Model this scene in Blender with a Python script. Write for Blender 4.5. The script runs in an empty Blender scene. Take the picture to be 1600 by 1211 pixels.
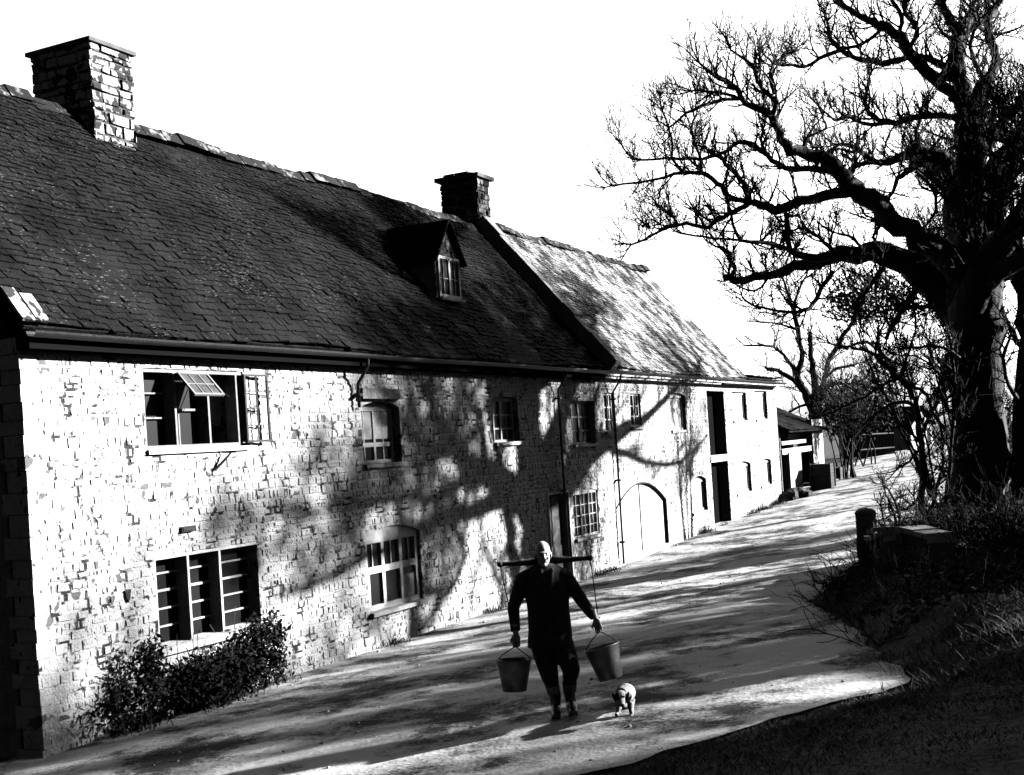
import bpy, math, random
from mathutils import Vector, Matrix, noise
R_=math.radians
# ------------------------------------------------------------------ camera
FPX=1900.; RHO=.063; CX,CY=800.,694.6
YAW=math.atan2(941,FPX)
FW=(-math.sin(YAW),math.cos(YAW)); RT=(math.cos(YAW),math.sin(YAW))
CAM_X,CAM_Z=10.9,3.2
sc=bpy.context.scene
col=sc.collection
cd=bpy.data.cameras.new('camera'); co=bpy.data.objects.new('camera',cd); col.objects.link(co)
Rv=Vector((RT[0],RT[1],0)); Uv=Vector((0,0,1)); Fv=Vector((FW[0],FW[1],0))
cxv=math.cos(RHO)*Rv-math.sin(RHO)*Uv; cyv=math.sin(RHO)*Rv+math.cos(RHO)*Uv
M=Matrix((cxv,cyv,-Fv)).transposed().to_4x4(); M.translation=Vector((CAM_X,0,CAM_Z)); co.matrix_world=M
cd.sensor_width=36; cd.lens=FPX/1600*36; cd.shift_y=(CY-605.5)/1600; cd.clip_end=3000; cd.clip_start=.05
sc.camera=co
# ------------------------------------------------------------------ light
SUN_AZ,SUN_EL=50.,20.
sd=Vector((math.sin(R_(SUN_AZ))*math.cos(R_(SUN_EL)),math.cos(R_(SUN_AZ))*math.cos(R_(SUN_EL)),math.sin(R_(SUN_EL))))
sl=bpy.data.lights.new('sun','SUN'); sl.energy=5.0; sl.angle=R_(.8); sl.color=(1,1,1)
so=bpy.data.objects.new('sun',sl); col.objects.link(so); so.rotation_euler=sd.to_track_quat('Z','Y').to_euler(); so.location=(20,20,30)
w=bpy.data.worlds.new("World"); sc.world=w; w.use_nodes=True
nt=w.node_tree; N=nt.nodes; L=nt.links; bg=N['Background']
sky=N.new('ShaderNodeTexSky'); sky.sky_type='NISHITA'; sky.sun_disc=False
sky.sun_elevation=R_(SUN_EL); sky.sun_rotation=R_(SUN_AZ); sky.dust_density=3; sky.air_density=1
bw=N.new('ShaderNodeRGBToBW'); L.new(sky.outputs[0],bw.inputs[0])
# sky brightened in a cone along the view, dimmed elsewhere so shade stays dark
tc=N.new('ShaderNodeTexCoord'); vd=N.new('ShaderNodeVectorMath'); vd.operation='DOT_PRODUCT'
L.new(tc.outputs['Generated'],vd.inputs[0]); vv=Vector((FW[0],FW[1],.12)).normalized(); vd.inputs[1].default_value=vv
mr=N.new('ShaderNodeMapRange'); mr.interpolation_type='SMOOTHSTEP'
mr.inputs[1].default_value=.62; mr.inputs[2].default_value=.86; mr.inputs[3].default_value=.023; mr.inputs[4].default_value=2.0
L.new(vd.outputs['Value'],mr.inputs[0])
mu=N.new('ShaderNodeMath'); mu.operation='MULTIPLY'; L.new(bw.outputs[0],mu.inputs[0]); L.new(mr.outputs[0],mu.inputs[1])
L.new(mu.outputs[0],bg.inputs[0]); bg.inputs[1].default_value=.12
sc.view_settings.view_transform='Standard'; sc.view_settings.look='None'; sc.view_settings.exposure=1.8; sc.view_settings.gamma=1
sc.render.engine='CYCLES'
sc.cycles.max_bounces=4; sc.cycles.diffuse_bounces=0; sc.cycles.glossy_bounces=2; sc.cycles.transparent_max_bounces=6

# ------------------------------------------------------------------ helpers
def ray(px,py):
    dx,dy=px-CX,py-CY
    lx=(dx*math.cos(RHO)-dy*math.sin(RHO))/FPX; ly=(dx*math.sin(RHO)+dy*math.cos(RHO))/FPX
    return Vector((FW[0]+RT[0]*lx,FW[1]+RT[1]*lx,-ly))
CAMP=Vector((CAM_X,0,CAM_Z))
def at(px,py,d): return CAMP+ray(px,py)*d            # a point d metres up the view axis
def on_x(px,py,x=0.):                                  # point where the sight line meets the plane x
    r=ray(px,py); return CAMP+r*((x-CAM_X)/r.x)
def lerp(a,b,t): return a+(b-a)*t
def interp(x,tab):
    if x<=tab[0][0]: return tab[0][1]
    for (a,b),(c,d) in zip(tab,tab[1:]):
        if x<=c: return b+(d-b)*(x-a)/(c-a)
    return tab[-1][1]
def sstep(t): t=max(0,min(1,t)); return t*t*(3-2*t)
def nz(x,y,z=0,s=1.): return noise.noise(Vector((x*s,y*s,z*s)))
BASE=[(24,0),(28,.05),(32,.18),(36.7,.33),(43.7,.5),(55,1.0),(62,1.38),(70,1.45),(90,.9),(120,-.4),(300,-6)]
EDGE=[(-12,5.5),(0,5.4),(8,6.75),(9.5,7.75),(10.5,8.45),(11.5,9.1),(14.2,8.2),(18,6.75),(22,6.5),(26,6.7),(30,6.6),(40,6.4),(60,5.2),(90,5)]  # near stretch follows the cast-shadow edge; dark turf beyond stands in for shade
def hgt(x,y):
    b=interp(y,BASE)
    c=.085*max(0,min(x,11))
    e=interp(y,EDGE)
    k=sstep((x-e)/1.1)*interp(y,[(10.5,.04),(13.5,.45),(17,.22),(23,.15),(26,.35)])+max(0,min(x-e-.6,14))*interp(y,[(14,.03),(18,.0),(23,.0),(27,.03)])
    if y>45: k*=max(.0,1-(y-45)/30)
    n=.035*nz(x,y,0,.5)*sstep((x-.3)/1.5)+(.10*nz(x,y,3,1.1))*sstep((x-e)/.8)
    return b+c+k+n
class MB:
    def __init__(s): s.v=[]; s.f=[]
    def box(s,a,b):
        x0,y0,z0=a;x1,y1,z1=b;n=len(s.v)
        s.v+=[(x0,y0,z0),(x1,y0,z0),(x1,y1,z0),(x0,y1,z0),(x0,y0,z1),(x1,y0,z1),(x1,y1,z1),(x0,y1,z1)]
        s.f+=[tuple(n+i for i in q) for q in ((0,3,2,1),(4,5,6,7),(0,1,5,4),(1,2,6,5),(2,3,7,6),(3,0,4,7))]
    def hexa(s,p):   # 8 points, bottom four then top four
        n=len(s.v); s.v+=[tuple(q) for q in p]
        s.f+=[tuple(n+i for i in q) for q in ((0,3,2,1),(4,5,6,7),(0,1,5,4),(1,2,6,5),(2,3,7,6),(3,0,4,7))]
    def face(s,*p):
        n=len(s.v); s.v+=[tuple(q) for q in p]; s.f.append(tuple(range(n,n+len(p))))
    def prism(s,poly,off):
        n=len(s.v);k=len(poly);off=Vector(off)
        s.v+=[tuple(p) for p in poly]+[tuple(Vector(p)+off) for p in poly]
        s.f.append(tuple(range(n,n+k))[::-1]); s.f.append(tuple(range(n+k,n+2*k)))
        for i in range(k): j=(i+1)%k; s.f.append((n+i,n+j,n+k+j,n+k+i))
    def tube(s,pts,rad,sides=6,cap=True):
        pts=[Vector(p) for p in pts]; n0=len(s.v); k=len(pts)
        t0=(pts[1]-pts[0]).normalized(); u=t0.orthogonal().normalized()
        for i,p in enumerate(pts):
            t=(pts[min(i+1,k-1)]-pts[max(i-1,0)])
            if t.length<1e-9: t=t0
            t=t.normalized(); u=(u-t*u.dot(t))
            u=u.normalized() if u.length>1e-6 else t.orthogonal().normalized()
            v=t.cross(u); r=rad[i] if hasattr(rad,'__len__') else rad
            for j in range(sides):
                a=2*math.pi*j/sides; s.v.append(tuple(p+(u*math.cos(a)+v*math.sin(a))*r))
        for i in range(k-1):
            for j in range(sides):
                a=n0+i*sides+j;b=n0+i*sides+(j+1)%sides
                s.f.append((a,b,b+sides,a+sides))
        if cap:
            s.f.append(tuple(n0+j for j in range(sides))[::-1]); s.f.append(tuple(n0+(k-1)*sides+j for j in range(sides)))
    def ell(s,c,r,seg=14,rings=9,rot=None):
        n0=len(s.v); c=Vector(c)
        for i in range(1,rings):
            th=math.pi*i/rings
            for j in range(seg):
                ph=2*math.pi*j/seg
                p=Vector((math.sin(th)*math.cos(ph)*r[0],math.sin(th)*math.sin(ph)*r[1],math.cos(th)*r[2]))
                if rot: p=rot@p
                s.v.append(tuple(c+p))
        t=Vector((0,0,r[2])); b=Vector((0,0,-r[2]))
        if rot: t=rot@t;b=rot@b
        s.v.append(tuple(c+t)); s.v.append(tuple(c+b)); ti=len(s.v)-2
        for i in range(rings-2):
            for j in range(seg):
                a=n0+i*seg+j;b2=n0+i*seg+(j+1)%seg; s.f.append((a,a+seg,b2+seg,b2))
        for j in range(seg):
            s.f.append((ti,n0+j,n0+(j+1)%seg)); e=n0+(rings-2)*seg; s.f.append((ti+1,e+(j+1)%seg,e+j))
    def loft(s,rings,seg=16):   # rings of (cx,cy,cz,rx,ry)
        n0=len(s.v)
        for (cx,cy,cz,rx,ry) in rings:
            for j in range(seg):
                a=2*math.pi*j/seg; s.v.append((cx+rx*math.cos(a),cy+ry*math.sin(a),cz))
        for i in range(len(rings)-1):
            for j in range(seg):
                a=n0+i*seg+j;b=n0+i*seg+(j+1)%seg; s.f.append((a,b,b+seg,a+seg))
        s.f.append(tuple(n0+j for j in range(seg))[::-1]); s.f.append(tuple(n0+(len(rings)-1)*seg+j for j in range(seg)))
    def build(s,name,mat,parent=None,smooth=False):
        me=bpy.data.meshes.new(name); me.from_pydata(s.v,[],s.f); me.update()
        if smooth: me.polygons.foreach_set('use_smooth',[True]*len(me.polygons))
        me.materials.append(mat); o=bpy.data.objects.new(name,me); col.objects.link(o)
        if parent: o.parent=parent; o.matrix_parent_inverse=Matrix.Identity(4); o.location=-Vector(parent.get('_loc',(0,0,0))) if parent.type=='EMPTY' and parent.rotation_euler.z==0 else (0,0,0)
        return o
def tag(o,label=None,cat=None,group=None,kind=None):
    if label: o['label']=label
    if cat: o['category']=cat
    if group: o['group']=group
    if kind: o['kind']=kind
    return o
def empty(name,loc,label,cat,group=None,rz=0.):
    o=bpy.data.objects.new(name,None); col.objects.link(o); o.location=loc; o.rotation_euler=(0,0,rz); o.empty_display_size=.3
    if rz==0: o['_loc']=tuple(loc)
    return tag(o,label,cat,group)
def remesh(o,voxel,smooth_it=3,sub=0):
    m=o.modifiers.new('r','REMESH'); m.mode='VOXEL'; m.voxel_size=voxel; m.use_smooth_shade=True
    if smooth_it:
        m2=o.modifiers.new('s','SMOOTH'); m2.iterations=smooth_it; m2.factor=.5
    dg=bpy.context.evaluated_depsgraph_get(); ev=o.evaluated_get(dg)
    me=bpy.data.meshes.new_from_object(ev); me.polygons.foreach_set('use_smooth',[True]*len(me.polygons))
    o.modifiers.clear(); o.data=me; return o
# ------------------------------------------------------------------ materials
def mat(name,c0,c1=None,scale=3.,rough=.9,bump=.0,bscale=20.,thr=(.4,.6),detail=4,spec=.2,stretch=None,metal=0.,kind='noise'):
    m=bpy.data.materials.new(name); m.use_nodes=True; t=m.node_tree; n=t.nodes; l=t.links; b=n['Principled BSDF']
    b.inputs['Roughness'].default_value=rough; b.inputs['Specular IOR Level'].default_value=spec; b.inputs['Metallic'].default_value=metal
    b.inputs['Base Color'].default_value=(c0,c0,c0,1)
    tc=n.new('ShaderNodeTexCoord'); mp=n.new('ShaderNodeMapping'); l.new(tc.outputs['Object'],mp.inputs[0])
    if stretch: mp.inputs['Scale'].default_value=stretch
    if c1 is not None:
        q=n.new('ShaderNodeTexNoise'); q.inputs['Scale'].default_value=scale; q.inputs['Detail'].default_value=detail; q.inputs['Roughness'].default_value=.65
        l.new(mp.outputs[0],q.inputs[0])
        r=n.new('ShaderNodeValToRGB'); r.color_ramp.elements[0].position=thr[0]; r.color_ramp.elements[1].position=thr[1]
        r.color_ramp.elements[0].color=(c0,c0,c0,1); r.color_ramp.elements[1].color=(c1,c1,c1,1)
        l.new(q.outputs[0],r.inputs[0]); l.new(r.outputs[0],b.inputs['Base Color'])
    if bump:
        q=n.new('ShaderNodeTexNoise'); q.inputs['Scale'].default_value=bscale; q.inputs['Detail'].default_value=5; l.new(mp.outputs[0],q.inputs[0])
        bp=n.new('ShaderNodeBump'); bp.inputs['Strength'].default_value=bump; bp.inputs['Distance'].default_value=.05
        l.new(q.outputs[0],bp.inputs['Height']); l.new(bp.outputs[0],b.inputs['Normal'])
    return m
def specks(m,scale,thr,c,pos='Object',stretch=None,zlo=None):
    """overlay of dark/light specks with a shape of their own"""
    t=m.node_tree;n=t.nodes;l=t.links;b=n['Principled BSDF']
    tc=n.new('ShaderNodeTexCoord'); mp=n.new('ShaderNodeMapping'); l.new(tc.outputs['Object'],mp.inputs[0])
    if stretch: mp.inputs['Scale'].default_value=stretch
    q=n.new('ShaderNodeTexNoise'); q.inputs['Scale'].default_value=scale; q.inputs['Detail'].default_value=2; l.new(mp.outputs[0],q.inputs[0])
    q2=n.new('ShaderNodeTexNoise'); q2.inputs['Scale'].default_value=.9; q2.inputs['Detail'].default_value=3; l.new(tc.outputs['Object'],q2.inputs[0])
    ad=n.new('ShaderNodeMath'); ad.operation='MULTIPLY_ADD'; l.new(q2.outputs[0],ad.inputs[0]); ad.inputs[1].default_value=.35; l.new(q.outputs[0],ad.inputs[2])
    r=n.new('ShaderNodeMapRange'); r.inputs[1].default_value=thr; r.inputs[2].default_value=thr+.03; l.new(ad.outputs[0],r.inputs[0])
    mx=n.new('ShaderNodeMix'); mx.data_type='RGBA'; l.new(r.outputs[0],mx.inputs[0])
    src=b.inputs['Base Color'].links
    if src: l.new(src[0].from_socket,mx.inputs[6])
    else: mx.inputs[6].default_value=b.inputs['Base Color'].default_value
    mx.inputs[7].default_value=(c,c,c,1); l.new(mx.outputs[2],b.inputs['Base Color'])
    return m
M_stone=specks(mat('limewashed_stone',.5,.66,6,.95,.5,30),12.,.83,.04,stretch=(1,1.3,.6))
M_stone=specks(M_stone,3.5,.80,.14)
M_mortar=mat('old_mortar',.035,.6,3.4,.95,.4,30,(.415,.485),6)
M_mortar2=mat('burnt_out_mortar',.05,.6,3.4,.95,.4,30,(.33,.40),6)  # joints paled so the far wall looks burnt out by sun
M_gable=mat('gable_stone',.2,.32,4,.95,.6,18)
M_chim=mat('chimney_stone',.04,.6,4.5,.95,.6,20,(.42,.48),2)
M_chim2=mat('dark_chimney_stone',.03,.3,3.,.95,.6,20,(.5,.6))  # darker stone with random paler patches
M_chimd=mat('chimney_joint',.05,.12,5,.95,.6,20)
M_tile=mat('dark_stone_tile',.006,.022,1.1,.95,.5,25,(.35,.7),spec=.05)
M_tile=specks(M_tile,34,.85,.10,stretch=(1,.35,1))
M_tile2=mat('pale_stone_tile',.04,.5,1.9,.9,.5,25,(.44,.58),9)  # dark patches stand in for branch shade dappling this roof
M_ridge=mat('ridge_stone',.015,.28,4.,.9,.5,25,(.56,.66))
M_frame=mat('white_paint',.75,.6,8,.6,.1,40)
M_grey=mat('grey_paint',.3,.2,8,.6,.1,40)
M_darkw=mat('dark_timber',.05,.08,8,.8,.3,30)
M_lead=mat('lead_grey',.05,.09,6,.6,.2,20)
M_glass=mat('window_glass',.012,rough=.35,spec=.15)
M_room=mat('dark_interior',.008,spec=.0)
M_blind=mat('pale_blind',.55,.7,4,.8)
M_iron=mat('black_iron',.012,.02,10,.6,.2,40)
M_sill=mat('sill_stone',.6,.7,8,.9,.3,30)
M_bark=mat('oak_bark',.05,.09,4,.95,.9,9,stretch=(1,1,.3))
M_twig=mat('twig_bark',.04,.07,6,.95,spec=.05)
M_leaf=mat('ivy_leaf',.04,.07,5,.9,spec=.05)
M_leaf2=mat('shrub_leaf',.03,.05,5,.9,spec=.05)
M_grass=mat('dry_grass',.09,.22,5,.9)
M_wood=mat('weathered_wood',.06,.1,6,.9,.5,14,stretch=(1,1,.2))
M_coat=mat('dark_wool',.05,.085,30,.95,.3,90)
M_trou=mat('dark_cord',.05,.08,30,.95,.3,90)
M_skin=mat('weathered_skin',.5,.6,14,.6,.1,60)
M_hair=mat('grey_hair',.5,.35,60,.9)
M_boot=mat('boot_leather',.015,rough=.35,spec=.5)
M_tin=mat('galvanised_tin',.04,.07,10,.45,.1,30,spec=.5)
M_dogw=mat('white_fur',.7,.6,30,.95,.3,80)
M_dogb=mat('black_fur',.02,.03,30,.95,.3,80)

# ------------------------------------------------------------------ ground
def lane_material():
    m=bpy.data.materials.new('gravel_lane'); m.use_nodes=True; t=m.node_tree;n=t.nodes;l=t.links;b=n['Principled BSDF']
    b.inputs['Roughness'].default_value=.95; b.inputs['Specular IOR Level'].default_value=.1
    tc=n.new('ShaderNodeTexCoord')
    def no(s,d=6,rough=.6):
        q=n.new('ShaderNodeTexNoise'); q.inputs['Scale'].default_value=s; q.inputs['Detail'].default_value=d; q.inputs['Roughness'].default_value=rough; l.new(tc.outputs['Object'],q.inputs[0]); return q
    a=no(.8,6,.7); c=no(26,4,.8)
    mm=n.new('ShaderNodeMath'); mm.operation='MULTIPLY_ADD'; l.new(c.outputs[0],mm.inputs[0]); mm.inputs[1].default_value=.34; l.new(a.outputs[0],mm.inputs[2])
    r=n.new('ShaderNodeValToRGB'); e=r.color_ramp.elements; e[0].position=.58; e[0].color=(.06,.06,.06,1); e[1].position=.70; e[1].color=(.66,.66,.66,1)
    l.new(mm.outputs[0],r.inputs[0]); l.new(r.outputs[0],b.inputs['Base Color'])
    v=n.new('ShaderNodeTexVoronoi'); v.inputs['Scale'].default_value=22; l.new(tc.outputs['Object'],v.inputs[0])
    bp=n.new('ShaderNodeBump'); bp.inputs['Strength'].default_value=.32; bp.inputs['Distance'].default_value=.013; l.new(v.outputs[0],bp.inputs['Height'])
    bp2=n.new('ShaderNodeBump'); bp2.inputs['Strength'].default_value=.5; bp2.inputs['Distance'].default_value=.05; q=no(3.5,6); l.new(q.outputs[0],bp2.inputs['Height']); l.new(bp.outputs[0],bp2.inputs['Normal'])
    l.new(bp2.outputs[0],b.inputs['Normal']); return m
M_lane=lane_material()
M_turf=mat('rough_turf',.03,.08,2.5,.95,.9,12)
def axis(pts):
    out=[]
    for (a,b,st) in pts:
        k=max(1,int(round((b-a)/st))); out+=[a+(b-a)*i/k for i in range(k)]
    out.append(pts[-1][1]); return out
def sheet(name,xs,ys,zf,mt,keep=None):
    mb=MB(); nx=len(xs)
    for y in ys:
        for x in xs: mb.v.append((x,y,zf(x,y)))
    for j in range(len(ys)-1):
        for i in range(nx-1):
            if keep is None or keep((xs[i]+xs[i+1])/2,(ys[j]+ys[j+1])/2):
                a=j*nx+i; mb.f.append((a,a+1,a+nx+1,a+nx))
    o=mb.build(name,mt,smooth=True); tag(o,kind='structure'); return o
def farz(x,y):
    return hgt(x,y)
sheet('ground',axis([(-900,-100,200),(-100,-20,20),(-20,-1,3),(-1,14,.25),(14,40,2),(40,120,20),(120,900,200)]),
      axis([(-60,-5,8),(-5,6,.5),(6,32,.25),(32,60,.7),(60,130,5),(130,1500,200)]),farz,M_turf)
# lane as its own sheet just above the ground, ragged edge to the bank
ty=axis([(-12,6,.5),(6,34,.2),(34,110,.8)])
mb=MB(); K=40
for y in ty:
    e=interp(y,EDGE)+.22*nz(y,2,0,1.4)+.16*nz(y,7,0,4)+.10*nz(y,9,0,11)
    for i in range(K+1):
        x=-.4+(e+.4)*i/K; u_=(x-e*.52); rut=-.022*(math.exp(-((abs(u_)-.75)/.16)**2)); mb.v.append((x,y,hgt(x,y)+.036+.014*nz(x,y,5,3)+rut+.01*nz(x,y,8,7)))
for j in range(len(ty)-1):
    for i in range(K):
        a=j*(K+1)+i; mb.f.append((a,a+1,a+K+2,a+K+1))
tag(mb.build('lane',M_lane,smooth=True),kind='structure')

# ------------------------------------------------------------------ masonry
def stones(mb,O,U,V,Nn,w,h,rnd,holes=(),hmin=.07,hmax=.15,wmin=.09,wmax=.32,proud=.014,gap=.012,jit=.007,top=None,bottom=None):
    O=Vector(O);U=Vector(U);V=Vector(V);Nn=Vector(Nn)
    z=0.
    while z<h-.03:
        hh=min(rnd.uniform(hmin,hmax),h-z); u=-rnd.uniform(0,.1)
        while u<w-.02:
            ww=rnd.uniform(wmin,wmax)*(1 if rnd.random()>.25 else .6)
            a=max(0,u)+gap*rnd.uniform(.4,1.6); b=min(w,u+ww)-gap*rnd.uniform(.4,1.6); c=z+gap*rnd.uniform(.4,1.5); d=z+hh-gap*rnd.uniform(.4,1.5)
            u+=ww
            if top and d>top((a+b)/2)-.02: continue
            if bottom and c<bottom((a+b)/2): continue
            ok=True
            for (ua,ub,za,zb) in holes:
                if b>ua and a<ub and d>za and c<zb:
                    if a<ua-.08: b=min(b,ua-.004)
                    elif b>ub+.08: a=max(a,ub+.004)
                    elif c<za-.05: d=min(d,za-.004)
                    elif d>zb+.05: c=max(c,zb+.004)
                    else: ok=False
            if not ok or b-a<.04 or d-c<.03: continue
            p=proud*rnd.uniform(.3,1.0); ch=.012
            j=lambda:rnd.uniform(-jit,jit)
            bk=[(a,c),(b,c),(b,d),(a,d)]
            fr=[(a+ch+j(),c+ch+j()),(b-ch+j(),c+ch+j()),(b-ch+j(),d-ch+j()),(a+ch+j(),d-ch+j())]
            pts=[O+U*x+V*y-Nn*.005 for x,y in bk]+[O+U*x+V*y+Nn*(p+j()*.6) for x,y in fr]
            n=len(mb.v); mb.v+=[tuple(q) for q in pts]
            mb.f+=[(n+4,n+5,n+6,n+7)]+[(n+i,n+(i+1)%4,n+4+(i+1)%4,n+4+i) for i in range(4)]
        z+=hh
def facade(parent,y0,y1,z0,z1,openings,seed,x=0.,mst=M_stone,mmo=M_mortar,depth=.34,name='wall'):
    """openings: (ya,yb,za,zb,arch)"""
    ys=sorted({y0,y1}|{o[0] for o in openings}|{o[1] for o in openings})
    zs=sorted({z0,z1}|{o[2] for o in openings}|{o[3] for o in openings})
    mb=MB()
    for a,b in zip(ys,ys[1:]):
        for c,d in zip(zs,zs[1:]):
            my,mz=(a+b)/2,(c+d)/2
            if any(o[0]<my<o[1] and o[2]<mz<o[3] for o in openings): continue
            mb.face((x,a,c),(x,b,c),(x,b,d),(x,a,d))
    for (a,b,c,d,ar) in openings:
        X=x-depth
        mb.face((x,a,c),(x,a,d-ar),(X,a,d-ar),(X,a,c)); mb.face((x,b,c),(X,b,c),(X,b,d-ar),(x,b,d-ar))
        mb.face((x,a,c),(X,a,c),(X,b,c),(x,b,c))
        n=10 if ar>0 else 1
        f=lambda u:d-ar*(2*u-1)**2
        for i in range(n):
            u0,u1=i/n,(i+1)/n; p0,p1=lerp(a,b,u0),lerp(a,b,u1)
            mb.face((x,p0,f(u0)),(x,p1,f(u1)),(X,p1,f(u1)),(X,p0,f(u0)))
            if ar>0: mb.face((x,p0,f(u0)),(x,p0,d),(x,p1,d),(x,p1,f(u1)))
        mb.face((X-.002,a,c),(X-.002,b,c),(X-.002,b,d),(X-.002,a,d))
    wall=mb.build(name,mmo,parent)
    sb=MB(); rnd=random.Random(seed)
    holes=[(o[0]-y0,o[1]-y0,o[2]-z0,o[3]-z0+.0) for o in openings]
    stones(sb,(x,y0,z0),(0,1,0),(0,0,1),(1,0,0),y1-y0,z1-z0,rnd,holes)
    sb.build('stonework',mst,wall)
    return wall
def win(parent,ya,yb,za,zb,xf,lights=2,rows=3,arch=0,fw=.05,bar=.022,md=.06,mt=None,gl=None,sill=True,name='window',mull=None,transom=None,pane_x=.03,sillw=.08):
    """a window part (its frame and glazing bars) with pane and sill sub-parts"""
    mt=mt or M_frame; gl=gl or M_glass; mb=MB(); x0,x1=xf-md,xf
    top=(lambda u:zb-arch*(2*u-1)**2)
    mb.box((x0,ya,za),(x1,ya+fw,zb-arch)); mb.box((x0,yb-fw,za),(x1,yb,zb-arch)); mb.box((x0,ya+fw,za),(x1,yb-fw,za+fw))
    n=10 if arch else 1
    for i in range(n):
        u0,u1=i/n,(i+1)/n; a,b=lerp(ya,yb,u0),lerp(ya,yb,u1); t0,t1=top(u0),top(u1); low=zb-arch-fw
        mb.hexa([(x0,a,low),(x1+.002,a,low),(x1+.002,b,low),(x0,b,low),(x0,a,t0),(x1+.002,a,t0),(x1+.002,b,t1),(x0,b,t1)])
    W=yb-ya; mw=mull or fw
    for i in range(1,lights):
        y=ya+W*i/lights; mb.box((x0,y-mw/2,za+fw),(x1+(.0 if mull is None else .0),y+mw/2,zb-arch-fw))
    zt=zb-arch-fw
    if transom:
        zz=za+(zt-za)*transom; mb.box((x0+.004,ya+fw,zz-fw*.6),(x1-.004,yb-fw,zz+fw*.6))
    for r in range(1,rows):
        z=za+(zt-za)*r/rows; mb.box((xf-md*.7,ya+fw,z-bar/2),(xf-md*.25,yb-fw,z+bar/2))
    for i in range(lights):
        y=ya+W*(i+.5)/lights
        if bar and rows>1 and W/lights>.3: mb.box((xf-md*.68,y-bar/2,za+fw),(xf-md*.27,y+bar/2,zt))
    fr=mb.build(name,mt,parent)
    g=MB(); g.face((xf-md*.6,ya+.01,za+.01),(xf-md*.6,yb-.01,za+.01),(xf-md*.6,yb-.01,zb-arch),(xf-md*.6,ya+.01,zb-arch)); g.build('pane',gl,fr)
    if sill:
        s=MB(); s.box((xf+.003,ya-.04,za-.07),(sillw,yb+.04,za-.003)); s.build('sill',M_sill,fr)
    return fr

def F(px,py,x=0.): p=on_x(px,py,x); return p.y,p.z
H1=empty('stone_cottage',(-3,18.3,0),'long limewashed stone cottage nearest the viewer with dark tiled roof, dormer and two chimneys','cottage')
Y0,Y1,Y2,Y3=9.77,26.75,39.0,43.7
ZW=4.74
# ---- openings of the main cottage
oA=(F(222,575)[0],F(386,690)[0],3.42,4.46,0)
oB=(F(245,940)[0],F(404,900)[0],.92,2.06,0)
oC=(F(566,680)[0],F(626,680)[0],3.02,4.06,.10)
oD=(F(573,880)[0],F(658,880)[0],.62,1.98,.16)
oE=(F(770,650)[0],F(810,650)[0],3.25,4.18,.05)
oDoor=(F(858,830)[0],F(892,830)[0],.12,2.12,0)
oG=(F(897,810)[0],F(936,810)[0],1.0,2.08,.06)
oF=(F(893,660)[0],F(930,660)[0],3.1,4.1,0)
print('openings',[tuple(round(v,2) for v in o) for o in (oA,oB,oC,oD,oE,oDoor,oG,oF)])
front=facade(H1,Y0,Y1,-.1,ZW,[oA,oB,oC,oD,oE,oDoor,oG,oF],3)
# quoins
mb=MB(); rnd=random.Random(8); z=-.05; k=0
while z<ZW-.1:
    h=rnd.uniform(.14,.26); a=.45 if k%2 else .25; 
    mb.box((-.30 if k%2 else -.40,Y0-.012-rnd.uniform(0,.02),z+.006),(.008+rnd.uniform(0,.008),Y0+a*.8,min(z+h-.004,ZW))); z+=h; k+=1
mb.build('quoins',M_stone,H1)
# gable end facing the viewer, back wall, far gable
def gable(y,th,xb,xr,xf,zw,zr,name,parent,mt):
    m=MB(); m.prism([(xb,y,-.6),(xf,y,-.6),(xf,y,zw),(xr,y,zr),(xb,y,zw)],(0,th,0)); return m.build(name,mt,parent)
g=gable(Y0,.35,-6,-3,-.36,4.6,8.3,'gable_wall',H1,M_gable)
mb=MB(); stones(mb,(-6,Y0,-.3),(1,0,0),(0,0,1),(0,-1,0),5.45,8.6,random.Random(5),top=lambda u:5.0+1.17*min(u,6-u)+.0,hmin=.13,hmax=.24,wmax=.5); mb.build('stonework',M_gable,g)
mb=MB(); mb.box((-6,Y0+.35,-.5),(-5.7,Y1,4.6)); mb.build('wall',M_gable,H1)
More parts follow.
